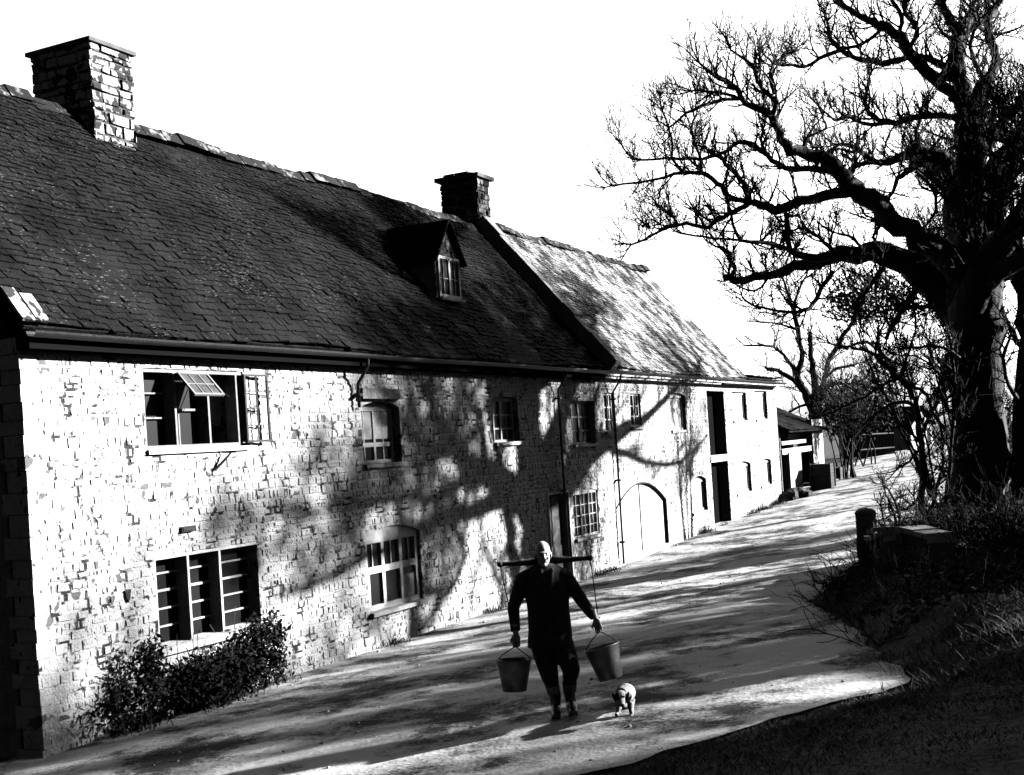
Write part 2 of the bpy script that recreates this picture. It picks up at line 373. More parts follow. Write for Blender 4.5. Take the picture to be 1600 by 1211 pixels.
# ---- roofs
SL=(8.66-4.85)/3.25
def tiles(parent,y0,y1,xe,ze,xr,zr,seed,mt,name='roof',exp=.10,skip=None,sag=.11):
    rnd=random.Random(seed); e=Vector((xe,0,ze)); r=Vector((xr,0,zr)); d=r-e; Ls=d.length; d.normalize(); n=Vector((-d.z,0,d.x)); 
    if n.z<0: n=-n
    mb=MB(); 
    # boarding underneath
    b0=e-n*.06; b1=r-n*.06
    mb.hexa([(b0.x,y0,b0.z),(b0.x,y1,b0.z),(b1.x,y1,b1.z),(b1.x,y0,b1.z)]+[(q.x,yy,q.z) for q,yy in ((e-n*.02,y0),(e-n*.02,y1),(r-n*.02,y1),(r-n*.02,y0))])
    s=0.;c=0
    while s<Ls-.05:
        ex=lerp(exp*1.25,exp*.75,s/Ls); y=y0-rnd.uniform(0,.2)
        while y<y1:
            w=rnd.uniform(.09,.22); a=max(y0-.03,y)+.004; b=min(y1+.03,y+w)-.004; y+=w
            if b-a<.03: continue
            if skip and skip((a+b)/2,s/Ls): continue
            t=.014*rnd.uniform(.4,1.9); jj=.04*nz(y,s*3,seed,1.1)+rnd.uniform(-.014,.014) if rnd.random()<.85 else rnd.uniform(-.05,.03)
            lift=.02+rnd.uniform(0,.012); hi=min(s+ex*1.5,Ls)
            sg=lambda yy,ss:sag*nz(yy,ss*1.0,seed,.35)
            q=[]
            for (yy,ss,off) in ((a,s+jj,lift),(b,s+jj+rnd.uniform(-.008,.008),lift+rnd.uniform(-.008,.01)),(b,hi,0),(a,hi,0)):
                p=e+d*ss+n*(off+sg(yy,ss)); q.append((p.x,yy,p.z))
            q2=[(p[0]+n.x*t,p[1],p[2]+n.z*t) for p in q]
            mb.hexa(q+q2)
        s+=ex;c+=1
    return mb.build(name,mt,parent)
DY0,DY1=20.85,21.82; DX=-.86
def skipd(y,u): 
    x=.25-3.25*u; return DY0+.02<y<DY1-.02 and -2.0<x<DX
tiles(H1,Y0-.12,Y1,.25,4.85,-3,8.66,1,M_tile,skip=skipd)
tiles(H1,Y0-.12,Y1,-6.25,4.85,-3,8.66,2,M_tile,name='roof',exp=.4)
def ridge(parent,y0,y1,x,z,seed,mt):
    mb=MB(); rnd=random.Random(seed); y=y0
    while y<y1:
        w=rnd.uniform(.3,.5); dz=rnd.uniform(-.05,.03)+.10*nz(y,0,seed,.35); a,b=y+.005,min(y+w-.005,y1)
        mb.prism([(x-.2,a,z-.16+dz),(x-.06,a,z+.03+dz),(x+.06,a,z+.03+dz),(x+.2,a,z-.16+dz)],(0,b-a,rnd.uniform(-.015,.015))); y+=w
    return mb.build('ridge_tiles',mt,parent)
ridge(H1,Y0-.12,Y1,-3,8.72,4,M_ridge)
# verge slabs at the near corner, sunlit
mb=MB()
for (a,b,dy) in ((.0,.5,0),(.03,.42,.2)):
    e=Vector((.25,0,4.85)); d=Vector((-3.25,0,3.81)).normalized(); n=Vector((3.81,0,3.25)).normalized()
    p0=e+d*a+n*.06; p1=e+d*b+n*.075
    mb.hexa([(p0.x,Y0-.2+dy,p0.z),(p0.x,Y0-.03+dy,p0.z),(p1.x,Y0-.03+dy,p1.z),(p1.x,Y0-.2+dy,p1.z)]+[(p0.x+n.x*.03,Y0-.2+dy,p0.z+n.z*.03),(p0.x+n.x*.03,Y0-.03+dy,p0.z+n.z*.03),(p1.x+n.x*.03,Y0-.03+dy,p1.z+n.z*.03),(p1.x+n.x*.03,Y0-.2+dy,p1.z+n.z*.03)])
mb.build('verge_slab',M_chim,H1)
def gutter(parent,y0,y1,x,z,name='gutter',white=False):
    mb=MB(); K=8; ys=[y0+(y1-y0)*i/24 for i in range(25)]; pr=[(x+.075*math.cos(math.pi*(1+k/K)),z+.07*math.sin(math.pi*(1+k/K))) for k in range(K+1)]
    n=len(mb.v)
    for i,y in enumerate(ys):
        for p in pr: mb.v.append((p[0],y,p[1]+.012*nz(y,z,1,.5)))
    for i in range(24):
        for k in range(K): a=n+i*(K+1)+k; mb.f.append((a,a+1,a+K+2,a+K+1))
    y=y0+.5
    while y<y1: mb.box((.0,y,z-.02),(x-.05,y+.03,z+.02)); y+=1.
    return mb.build(name,M_iron if not white else M_frame,parent)
gutter(H1,Y0-.1,Y1,.31,4.78)
mb=MB(); mb.box((.012,Y0-.05,4.60),(.22,Y1-.01,4.80)); mb.build('fascia',M_room,H1)
def pipe(parent,y,z0,z1,mt=M_iron):
    m=MB(); m.tube([(.31,y,z1),(.3,y,z1-.12),(.09,y,z1-.4),(.09,y,z0)],.028,8)
    for z in (z0+.5,z0+2.,z1-.6):
      if z<z1-.45 and z>z0: m.box((.025,y-.055,z),(.14,y+.055,z+.05))
    return m.build('drainpipe',mt,parent,True)
pipe(H1,F(868,640)[0],.1,4.72); pipe(H1,F(553,620)[0]+.0,3.95,4.72)
# coping between the two roofs
mb=MB(); e=Vector((.3,0,4.82)); r=Vector((-3,0,8.70)); d=(r-e).normalized(); n=Vector((-d.z,0,d.x)); n=n if n.z>0 else -n
rnd=random.Random(3); s=0; Ls=(r-e).length
while s<Ls:
    w=rnd.uniform(.4,.7); a=e+d*(s+.004); b=e+d*min(Ls,s+w-.004); t=.3+rnd.uniform(-.02,.02)
    mb.hexa([(a.x,Y1+.01,a.z-.1),(b.x,Y1+.01,b.z-.1),(b.x,Y1+.33,b.z-.1),(a.x,Y1+.33,a.z-.1)]+[((a+n*t).x,Y1+.01,(a+n*t).z),((b+n*t).x,Y1+.01,(b+n*t).z),((b+n*t).x,Y1+.33,(b+n*t).z),((a+n*t).x,Y1+.33,(a+n*t).z)]); s+=w
mb.build('coping',M_gable,H1)
# ---- chimneys
def chimney(parent,x0,x1,y0,y1,z0,z1,seed,cap=.06,capt=.06,ragged=False):
    m=MB(); rnd=random.Random(seed); m.box((x0+.03,y0+.03,z0),(x1-.03,y1-.03,z1)); c=m.build('chimney',M_chimd,parent)
    s=MB(); kw=dict(jit=.018,hmin=.09,hmax=.2,wmin=.14,wmax=.5,proud=.04,gap=.010)
    stones(s,(x1-.03,y0,z0),(0,1,0),(0,0,1),(1,0,0),y1-y0,z1-z0,rnd,**kw)
    stones(s,(x0,y0+.03,z0),(1,0,0),(0,0,1),(0,-1,0),x1-x0,z1-z0,rnd,**kw)
    s.build('stonework',M_chim2 if ragged else M_chim,c)
    k=MB()
    if ragged:
        a=x0-cap
        while a<x1+cap:
            b=min(a+rnd.uniform(.2,.4),x1+cap); k.box((a,y0-cap,z1),(b-.01,y1+cap+rnd.uniform(0,.06),z1+capt+rnd.uniform(-.02,.05))); a=b
        k.box((x0+.1,y0+.1,z1+.02),(x1-.3,y1-.1,z1+capt+.1))
    else: k.box((x0-cap,y0-cap*.6,z1),(x1+cap*.5,y1+cap,z1+capt))
    k.build('chimney_cap',M_lead,c); return c
chimney(H1,-3.80,-2.54,13.73,14.62,7.3,9.66,11)
chimney(H1,-3.90,-2.83,Y1-.05,27.38,7.8,9.86,12,.09,.1,True)
# ---- dormer
m=MB(); zt=7.02; zp=7.74; yc=(DY0+DY1)/2; xb=-2.25
m.prism([(DX,DY0,6.0),(DX,DY1,6.0),(DX,DY1,zt),(DX,yc,zp-.05),(DX,DY0,zt)],(-.05,0,0))
m.prism([(DX-.05,DY0,5.9),(xb,DY0,7.0),(xb,DY0,zt+.3),(xb+.4,DY0,zt),(DX-.05,DY0,zt)],(0,.04,0))
m.prism([(DX-.05,DY1-.04,5.9),(xb,DY1-.04,7.0),(xb,DY1-.04,zt+.3),(xb+.4,DY1-.04,zt),(DX-.05,DY1-.04,zt)],(0,.04,0))
dm=m.build('dormer',M_gable,H1)
m=MB(); xo=DX+.12
for s in (-1,1):
    ye=yc+s*((DY1-DY0)/2+.12); ze=zt-.16
    rnd=random.Random(9+s)
    for i in range(5):
        for j in range(6):
            u0,u1=i/5,(i+1.25)/5; v0,v1=j/6,(j+1)/6
            def Q(u,v,o): 
                u=min(u,1); return (xo+(xb-.35-xo)*v,ye+(yc-ye)*u+s*o*.6,ze+(zp-ze)*u+o)
            m.hexa([Q(u0,v0,.02),Q(u0,v1,.02),Q(u1,v1,0),Q(u1,v0,0),Q(u0,v0,.05),Q(u0,v1,.05),Q(u1,v1,.03),Q(u1,v0,.03)])
m.build('dormer_roof',M_tile,dm)
wd=win(dm,DY0+.05,DY1-.04,6.2,zt,DX+.045,2,2,fw=.06,bar=.015,md=.05,sillw=DX+.12)
# ---- windows of the main cottage
# A: upper three-light window with an open casement and a tilted top light
a,b,c,d,_=oA
m=MB(); xf=-.02; fd=.10
W=(b-a)
m.box((xf-fd,a,d-.05),(xf,b,d)); m.box((xf-fd,a,c),(xf,b,c+.05)); m.box((xf-fd,a,c+.05),(xf,a+.03,d-.05))
yA1=F(275,640)[0]; yA2=F(327,640)[0]; yA3=F(372,640)[0]
for y in (yA1,yA2,yA3): m.box((xf-.2,y,c+.05),(xf,y+.035,d-.05))
for z in (c+.4,c+.72): m.box((xf-.16,a+.03,z),(xf-.13,yA1,z+.02)); 
m.box((xf-.16,yA1+.035,c+.5),(xf-.13,yA2,c+.53)); m.box((xf-.16,yA1+.2,c+.05),(xf-.13,yA1+.225,c+.5))
wA=m.build('window',M_grey,H1)
g=MB(); g.face((xf-.18,a,c),(xf-.18,yA2,c),(xf-.18,yA2,d),(xf-.18,a,d)); g.build('pane',M_glass,wA)
s=MB(); s.box((-.18,a-.02,c-.06),(.05,b+.02,c-.002)); s.build('sill',M_sill,wA)
def sash(w_,h_,cols,rows,mt,fr=.035,bar=.014,th=.03):
    m=MB(); m.box((0,0,0),(th,fr,h_)); m.box((0,w_-fr,0),(th,w_,h_)); m.box((0,fr,0),(th,w_-fr,fr)); m.box((0,fr,h_-fr),(th,w_-fr,h_))
    for i in range(1,cols): y=w_*i/cols; m.box((.006,y-bar/2,fr),(th-.006,y+bar/2,h_-fr))
    for i in range(1,rows): z=h_*i/rows; m.box((.008,fr,z-bar/2),(th-.008,w_-fr,z+bar/2))
    return m
def place(m,Mx):
    m.v=[tuple(Mx@Vector(v)) for v in m.v]; return m
# open casement hinged at the right jamb, swung back toward the wall
h_=d-c-.08
ang=R_(8)
Mx=Matrix.Translation((.03,b-.05,c+.04))@Matrix.Rotation(-ang,4,'Z')
place(sash(.46,h_,2,4,M_darkw,fr=.03),Mx).build('open_casement',M_darkw,wA)
# tilted top light
Mx=Matrix.Translation((.0,yA1+.04,d-.06))@Matrix.Rotation(R_(-42),4,'Y')@Matrix.Translation((0,0,-.42))
tp=sash(yA2-yA1-.06,.42,3,2,M_frame,fr=.03); tl=place(tp,Mx).build('open_top_light',M_grey,wA)
gm=MB(); gm.box((.010,.02,.02),(.014,yA2-yA1-.08,.4)); place(gm,Mx).build('pane',M_lead,wA)
st=MB(); st.tube([(.0,yA2-.0,d-.15),(.33,yA2+.02,d-.38)],.008,5); st.build('stay',M_iron,wA)
# B: lower three-light window, deep mullions, glazing bars
a,b,c,d,_=oB
m=MB(); xf=-.0; dep=.2
m.box((xf-dep,a,d-.035),(xf,b,d)); m.box((xf-dep,a,c),(xf-.0,a+.02,d-.035))
for px in (297,347): y=F(px,930)[0]; m.box((xf-dep,y-.02,c+.01),(xf,y+.02,d-.035))
for k_ in range(1,5): z=c+(d-c)*k_/5; m.box((xf-dep-.01,a+.02,z-.011),(xf-dep+.02,b,z+.011 if k_!=3 else z+.02))
wB=m.build('window',M_frame,H1)
g=MB(); g.box((xf-dep-.03,a,c),(xf-dep-.012,b,d)); g.build('pane',M_glass,wB)
s=MB(); s.prism([(.07,a-.03,c-.10),(.07,a-.03,c-.01),(-.3,a-.03,c+.03),(-.3,a-.03,c-.10)],(0,b-a+.06,0)); s.build('sill',M_sill,wB)
# C upper arched
a,b,c,d,ar=oC; wC=win(H1,a+.01,b-.01,c+.01,d,-.15,2,3,ar,fw=.06,bar=.03,transom=.36)
g=MB(); zz=c+(d-c)*.40; g.box((-.178,a+.07,zz),(-.172,b-.07,d-.17)); g.build('blind',M_blind,wC)
lin=MB(); lin.box((.02,a-.05,d+.03),(.10,b+.02,d+.2)); lin.build('lintel',M_gable,H1)
# D lower arched three-light
a,b,c,d,ar=oD; wD=win(H1,a+.01,b-.01,c+.01,d,-.05,3,1,ar,fw=.09,bar=.03,transom=.6,md=.08,sillw=.1)
g=MB(); g.box((-.094,a+(b-a)*.70,c+.1),(-.090,b-.1,c+.48)); g.build('curtain',M_blind,wD); g=MB(); g.box((-.094,a+.1,c+.1),(-.090,a+.2,c+.65)); g.build('curtain',M_blind,wD)
for i in range(3):
    m=MB(); y=a+(b-a)*(i+.5)/3; zt_=d-ar-.06; m.box((-.10,y-.012,c+(zt_-c)*.6),(-.07,y+.012,zt_)); m.build('glazing_bar',M_frame,H1)
# E,F,G
a,b,c,d,ar=oE; win(H1,a+.01,b-.01,c+.01,d,-.12,2,3,ar,fw=.05,bar=.03)
a,b,c,d,ar=oF; win(H1,a+.01,b-.01,c+.01,d,-.12,2,3,ar,fw=.05,bar=.03,mt=M_grey)
a,b,c,d,ar=oG; win(H1,a+.01,b-.01,c+.01,d,-.03,3,4,ar,fw=.045,bar=.02,mt=M_frame)
# front door with glazed top
a,b,c,d,ar=oDoor
m=MB(); m.box((-.22,a+.05,c),(-.17,b-.05,d-.05)); m.box((-.17,a+.14,c+.15),(-.155,b-.14,c+.8)); dr=m.build('door',M_darkw,H1)
m=MB(); m.box((-.17,a+.0,c),(.02,a+.05,d-.05)); m.box((-.17,b-.05,c),(.02,b,d-.05)); m.box((-.17,a,d-.05),(.02,b,d)); m.build('door_frame',M_frame,dr)
m=MB()
for i in range(2):
    for j in range(3):
        m.box((-.168,a+.16+i*(b-a-.34)/2,d-.3-j*.26),(-.160,a+.14+(i+.8)*(b-a-.30)/2,d-.12-j*.26))
m.build('pane',M_lead,dr)
m=MB(); m.tube([(-.16,b-.12,c+1.),(-.12,b-.12,c+1.),(-.12,b-.12,c+1.02)],.02,6); m.build('handle',M_iron,dr)
# small fixtures on the wall
m=MB(); p=on_x(291,827,0); m.box((.0,p.y-.13,p.z-.03),(.05,p.y+.13,p.z+.04)); m.box((.05,p.y-.11,p.z-.015),(.06,p.y+.11,p.z+.025)); m.build('wall_vent',M_iron,H1)
p=on_x(198,930,0); m=MB(); m.prism([(.0,p.y-.05,p.z+.06),(.0,p.y+.05,p.z+.06),(.0,p.y+.03,p.z-.04),(.0,p.y,p.z-.09),(.0,p.y-.03,p.z-.03)],(.03,0,0)); m.build('wall_hook',M_iron,H1)
m=MB(); p=on_x(350,708,0); q=on_x(333,735,0); m.tube([(.03,p.y-.08,p.z+.02),(.12,p.y,p.z),(.08,(p.y+q.y)/2,(p.z+q.z)/2),(.02,q.y,q.z)],.018,6); m.build('iron_bracket',M_iron,H1)

# ------------------------------------------------------------------ second house (barn conversion)
H2=empty('stone_barn',(-3,35,.3),'long stone barn beyond the cottage with pale sunlit roof and arched double doors','barn')
p7=(F(944,645)[0],F(960,645)[0],3.35,4.3,0)
p8=(F(984,635)[0],F(1001,635)[0],3.45,4.3,0)
p9=(F(1047,635)[0],F(1071,635)[0],3.3,4.35,.06)
pAr=(F(963,820)[0],F(1041,800)[0],.3,2.02,.55)
p3=(F(1080,760)[0],F(1104,760)[0],.9,1.95,.12)
pT=(F(1109,700)[0],F(1136,700)[0],.25,4.45,0)
pS=[]
for (xa,xb_,yt,yb_,ar) in ((1143,1165,610,657,0),(1178,1197,608,655,0),(1148,1172,716,768,.1),(1186,1204,712,757,.08)):
    y1_=F(xa,yt)[0];y2_=F(xb_,yt)[0];pS.append((y1_,y2_,F(xb_,yb_)[1],F(xb_,yt+3)[1],ar))
print('barn',[tuple(round(v,2) for v in o) for o in [p7,p8,p9,pAr,p3,pT]+pS])
facade(H2,Y1,Y3,-.1,ZW,[p7,p8,p9,pAr,p3,pT]+pS,21,mmo=M_mortar2)
mb=MB(); mb.box((-6,Y1+.4,-.4),(-5.7,Y3,4.6)); mb.build('wall',M_gable,H2)
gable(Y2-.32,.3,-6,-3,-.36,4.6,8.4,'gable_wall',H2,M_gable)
mb=MB(); mb.box((-5.7,Y3-.35,-.4),(-.36,Y3-.02,4.7)); stones(mb,(0,Y3-.02,-.1),(-1,0,0),(0,0,1),(0,1,0),5.7,4.8,random.Random(6)); mb.build('wall',M_stone,H2)
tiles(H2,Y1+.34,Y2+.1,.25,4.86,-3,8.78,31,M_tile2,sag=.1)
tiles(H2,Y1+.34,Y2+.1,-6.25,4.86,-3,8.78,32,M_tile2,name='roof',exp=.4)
ridge(H2,Y1+.34,Y2+.1,-3,8.84,14,M_ridge)
tiles(H2,Y2+.1,Y3+.15,.3,4.92,-6,5.25,33,M_tile,name='roof',exp=.3)
gutter(H2,Y1+.02,Y3,.36,4.80)
mb=MB(); mb.box((.03,Y1,4.72),(.07,Y3,4.86)); mb.box((.03,Y2-2.,4.66),(.10,Y3,4.715)); mb.build('fascia',M_frame,H2)
pipe(H2,F(958,700)[0],.15,4.72)
for i,(o,mt_) in enumerate(((p7,M_grey),(p8,M_grey))): win(H2,o[0]+.01,o[1]-.01,o[2]+.01,o[3],-.05,2,3,0,fw=.05,bar=.03,mt=M_frame)
for o in [p9]+pS:
    win(H2,o[0]+.01,o[1]-.01,o[2]+.01,o[3],-.09,1,1,o[4],fw=.07,bar=0,gl=M_blind,sillw=.05,name='shuttered_window')
o=p3; win(H2,o[0]+.01,o[1]-.01,o[2]+.01,o[3],-.10,1,1,o[4],fw=.07,bar=0,gl=M_blind,sillw=.04,name='shuttered_window')
# arched double doors
a,b,c,d,ar=pAr
for s in (0,1):
    m=MB(); ya=a+.03 if s==0 else (a+b)/2+.015; yb=(a+b)/2-.015 if s==0 else b-.03
    for i in range(6):
        y0_=lerp(ya,yb,i/6)+.004; y1_=lerp(ya,yb,(i+1)/6)-.004
        f=lambda y:d-.03-ar*(2*(y-a)/(b-a)-1)**2
        m.hexa([(-.11,y0_,c),(-.06,y0_,c),(-.06,y1_,c),(-.11,y1_,c),(-.11,y0_,f(y0_)),(-.06,y0_,f(y0_)),(-.06,y1_,f(y1_)),(-.11,y1_,f(y1_))])
    dl=m.build('arched_door',M_frame,H2)
    for z in (c+.3,c+1.1): m=MB(); m.box((-.062,ya+.02,z),(-.055,ya+.35,z+.04)); m.build('strap_hinge',M_grey,dl)
n=16; f=lambda u:d-ar*(2*u-1)**2; m=MB(); P=[(.012,a,c)]+[(.012,lerp(a,b,i/n),f(i/n)) for i in range(n+1)]+[(.012,b,c)]
m.tube(P,.022,6); m.build('arch_moulding',M_darkw,H2)
m=MB(); m.box((-.058,(a+b)/2-.02,c),(-.04,(a+b)/2+.02,d-.04)); m.build('meeting_rail',M_darkw,H2)
# tall loading doorway
a,b,c,d,ar=pT; zm=F(1120,716)[1]
m=MB(); m.box((-.335,a,c),(-.31,b,zm-.12)); m.build('door',M_room,H2)
m=MB(); m.box((-.335,a,zm+.1),(-.31,b,d)); m.build('loading_door',M_room,H2)
m=MB(); m.box((-.3,a-.08,zm-.11),(.04,b+.08,zm+.09)); m.build('lintel',M_sill,H2)

# ------------------------------------------------------------------ outbuilding beyond the barn
OB=empty('cart_shed',(-1.5,50,.7),'low outbuilding with dark roof, open bays and white piers past the barn','shed')
ya,yb=44.3,F(1290,700)[0]
yb=min(yb,56)
m=MB()
def pier(px0,px1,x0=-.25,x1=0.,ztop=3.0):
    m=MB(); y0_,y1_=F(px0,720)[0],F(px1,720)[0]; m.box((x0,y0_,.2),(x1,y1_,ztop)); m.build('pier',M_sill,OB)
pier(1234,1252,ztop=2.25); pier(1272,1288,ztop=3.45)
m=MB(); m.box((-3.2,ya,0),(-3.,yb,3.2)); m.box((-3.,yb-.1,.2),(-.26,yb,3.3)); m.box((-3,ya,.0),(-.1,ya+.08,3.)); m.build('wall',M_gable,OB)
y1235=F(1235,720)[0]
m=MB(); m.box((-.2,ya+.1,2.2),(-.05,F(1272,700)[0]-.02,2.4)); m.box((-.2,ya+.1,2.55),(-.05,F(1262,700)[0],2.68)); m.build('rail',M_frame,OB)
tiles(OB,ya,yb,.3,3.05,-2.6,4.35,41,M_tile,exp=.3)
mb=MB(); mb.box((-.9,F(1252,700)[0]+.01,.5),(-.5,F(1271,700)[0],2.9)); mb.build('door',M_darkw,OB)
def planked_box(name,c,sx,sy,sz,mt,label,cat,rz=0,lid=True):
    e=empty(name,c,label,cat); 
    m=MB(); n=max(2,int(sz/.12)); rnd=random.Random(int(c[0]*100)+7)
    for i in range(n):
        z0=sz*i/n; z1=sz*(i+1)/n-.012
        j=rnd.uniform(0,.01); m.box((-sx/2-j,-sy/2-j,z0),(sx/2+j,sy/2+j,z1))
    o=m.build('planking',mt,e); o.location=(0,0,0)
    for a_ in (-1,1):
        for b_ in (-1,1):
            m=MB(); m.box((a_*(sx/2+.02)-.03,b_*(sy/2+.02)-.03,-.05),(a_*(sx/2+.02)+.03,b_*(sy/2+.02)+.03,sz+.03)); o=m.build('corner_post',mt,e); o.location=(0,0,0)
    return e
p=on_x(1287,766,.75); p.z=hgt(p.x,p.y)
planked_box('water_trough',p,.7,.8,1.0,M_darkw,'dark timber bin standing before the white pier of the outbuilding','bin')
p=on_x(1300,735,.8); print('bin',tuple(p)); planked_box('timber_crate',(p.x,p.y,hgt(p.x,p.y)+.25),.7,.7,.45,M_darkw,'small dark crate on the verge just past the outbuilding pier','crate')
p=on_x(1246,789,.45); m=MB(); 
for k_ in range(9):
    rr=random.Random(k_); m.ell((p.x+rr.uniform(-.3,.3),p.y+rr.uniform(-.6,.6),hgt(p.x,p.y)+rr.uniform(.05,.25)),(.3,.35,.22),8,6)
m.v=[tuple(Vector(v)+Vector((1,.5,1))*.08*noise.noise(Vector(v)*5)) for v in m.v]
tag(m.build('log_heap',M_wood),'low dark heap of logs at the foot of the barn end','heap')
# dark hut, paling fence and white house at the top of the lane
def simple_house(name,c,sx,sy,hz,rz_,wm,rm,label,cat,rot=0,windows=()):
    e=empty(name,c,label,cat)
    m=MB(); m.box((-sx/2,-sy/2,-.5),(sx/2,sy/2,hz)); m.prism([(-sx/2,-sy/2,hz),(sx/2,-sy/2,hz),(0,-sy/2,hz+rz_)],(0,sy,0)); o=m.build('wall',wm,e); o.location=(0,0,0)
    m=MB()
    for s in (-1,1):
        m.hexa([(s*(sx/2+.25),-sy/2-.2,hz-.2),(s*(sx/2+.25),sy/2+.2,hz-.2),(0,sy/2+.2,hz+rz_+.02),(0,-sy/2-.2,hz+rz_+.02),(s*(sx/2+.25),-sy/2-.2,hz-.08),(s*(sx/2+.25),sy/2+.2,hz-.08),(0,sy/2+.2,hz+rz_+.14),(0,-sy/2-.2,hz+rz_+.14)])
    o=m.build('roof',rm,e); o.location=(0,0,0)
    for (x,z,w_,h_) in windows:
        m=MB(); m.box((x-w_/2,-sy/2-.03,z),(x+w_/2,-sy/2-.005,z+h_)); m.box((x-w_/2-.05,-sy/2-.08,z-.08),(x+w_/2+.05,-sy/2-.005,z-.01)); o=m.build('window',M_glass,e); o.location=(0,0,0)
    e.rotation_euler=(0,0,rot); return e
p=at(1326,700,64); simple_house('timber_hut',(p.x,p.y,p.z-.1),.8,.8,1.05,.12,M_darkw,M_darkw,'small square dark hut at the top of the lane','hut',rot=YAW,windows=((0,.3,.3,.4),))
p=at(1386,706,82); simple_house('white_house',(p.x,p.y,hgt(p.x,p.y)),3.6,5,1.9,1.0,M_frame,M_tile,'far white house with dark gabled roof seen beneath the arching branches','house',rot=R_(75),windows=((-.3,.4,.5,1.1),(1.1,.5,.5,1.)))
def palings(px0,px1,py_b,py_t,d0,d1,n,label,name='paling_fence'):
    e=empty(name,at(px0,py_b,d0),label,'fence'); m=MB(); rnd=random.Random(3)
    for i in range(n):
        u=i/(n-1); b0=at(lerp(px0,px1,u),py_b+lerp(0,-5,u),lerp(d0,d1,u)); h=(py_b-py_t)/FPX*d0*rnd.uniform(.96,1.06)+.12*u
        m.box((b0.x-.032,b0.y-.02,b0.z-.3),(b0.x+.032,b0.y+.02,b0.z+h))
    m.build('paling',M_room,e); m=MB(); a_=at(px0,py_b,d0); b_=at(px1,py_b-5,d1)
    for z in (.35,1.1): m.tube([a_+Vector((0,.05,z)),b_+Vector((0,.05,z))],.04,4)
    m.build('rail',M_darkw,e)
palings(1343,1398,714,672,60,64,26,'tall dark paling fence across the top of the lane')

# ------------------------------------------------------------------ trees
PXM=lambda d:d/FPX
def meander(pts,rad,rnd,amp,sub=3):
    P=[];Rr=[]
    for i in range(len(pts)-1):
        a,b=pts[i],pts[i+1]; p0=pts[max(i-1,0)]; p3=pts[min(i+2,len(pts)-1)]
        for k in range(sub):
            t=k/sub
            q=.5*((2*a)+(b-p0)*t+(2*p0-5*a+4*b-p3)*t*t+(3*a-p0-3*b+p3)*t*t*t)
            am=amp*min(rad[i]*1.2+.02,.22)
            if i+k>0: q=q+Vector((rnd.uniform(-1,1),rnd.uniform(-1,1),rnd.uniform(-1,1)))*am
            P.append(q);Rr.append(lerp(rad[i],rad[i+1],t)*rnd.uniform(.93,1.1))
    P.append(pts[-1]);Rr.append(rad[-1]); return P,Rr
def twig(mb,p,d,ln,r,lev,rnd,up=.35,sides=3):
    pts=[p];rs=[r]; n=4; q=p; dd=d.normalized(); mn=min(.0075,r)
    for i in range(n):
        dd=(dd+Vector((rnd.uniform(-1,1),rnd.uniform(-1,1),rnd.uniform(-.7,1)))*.30+Vector((0,0,up))*.22).normalized()
        q=q+dd*ln/n; pts.append(q); rs.append(max(mn,r*(1-.6*(i+1)/n)))
        if lev>0:
            k=1 if rnd.random()<.7 else 2
            for _ in range(k):
                ax=Vector((rnd.uniform(-1,1),rnd.uniform(-1,1),rnd.uniform(-1,1))).cross(dd)
                if ax.length<.1: continue
                sd_=(dd+ax.normalized()*rnd.uniform(.6,1.2)).normalized()
                twig(mb,q,sd_,ln*rnd.uniform(.35,.6),rs[-1]*.75,lev-1,rnd,up)
    mb.tube(pts,rs,sides,False)
def limbs(root_d,lims,rnd,mb,tb,scale,twl=1.,dens=1.,skip_w=16,tip=True,spread=.45,up=.4,lev=2,sides=9,minr=.011):
    """lims: polylines of (px,py,width px); each continues in depth from the limb it leaves"""
    known=[]
    for L_ in lims:
        fs=None
        if isinstance(L_,tuple): fs,L_=L_
        pts=[];rad=[]; x0,y0_,w0=L_[0]
        best=None
        for (kx,ky,kd,ks) in known:
            dd=(kx-x0)**2+(ky-y0_)**2
            if best is None or dd<best[0]: best=(dd,kd,ks)
        d0=best[1] if best and best[0]<60**2 else root_d
        slope=rnd.uniform(-spread,spread)
        if not known: slope=0
        if len(L_)<4: slope*=.5
        if fs is not None: slope=fs
        s=0
        for i,(x,y,w_) in enumerate(L_):
            if i: s+=math.hypot(x-L_[i-1][0],y-L_[i-1][1])*scale
            dp=d0+slope*s+ (.25*math.sin(s*1.3+x) if i and known else 0)
            q=at(x,y,dp)
            if not pts and known: pass
            pts.append(q); rad.append(max((w_ if w_>70 else w_*(.86 if w_>8 else 1))*.5*scale,minr)); known.append((x,y,dp,slope))
        P,Rr=meander(pts,rad,rnd,.35)
        mb.tube(P,Rr,sides if max(rad)>.1 else 5)
        # twigs
        for i in range(1,len(P)):
            seg=(P[i]-P[i-1]).length; r=Rr[i]; wpx=2*r/scale
            if wpx>skip_w: n=0 if wpx>skip_w*3.2 else (1 if rnd.random()<.5*dens*seg/.3 else 0)
            else: n=dens*seg/.15
            n=int(n)+(1 if rnd.random()<n-int(n) else 0)
            t=(P[i]-P[i-1]).normalized()
            for _ in range(n):
                ax=t.cross(Vector((rnd.uniform(-1,1),rnd.uniform(-1,1),rnd.uniform(-1,1))))
                if ax.length<.1: continue
                dd=(t*rnd.uniform(.2,.8)+ax.normalized()+Vector((0,0,up))).normalized()
                twig(tb,P[i],dd,rnd.uniform(.3,.95)*twl*(1.5 if wpx>skip_w else 1),min(r*.6,.022*twl+.006),lev-(rnd.random()<.4),rnd)
        if tip and rad[-1]/scale*2<9:
            t=(P[-1]-P[-3]).normalized()
            for _ in range(3): twig(tb,P[-1],t+Vector((rnd.uniform(-.6,.6),rnd.uniform(-.6,.6),rnd.uniform(-.3,.7))),.6*twl,min(rad[-1],.02),lev,rnd)
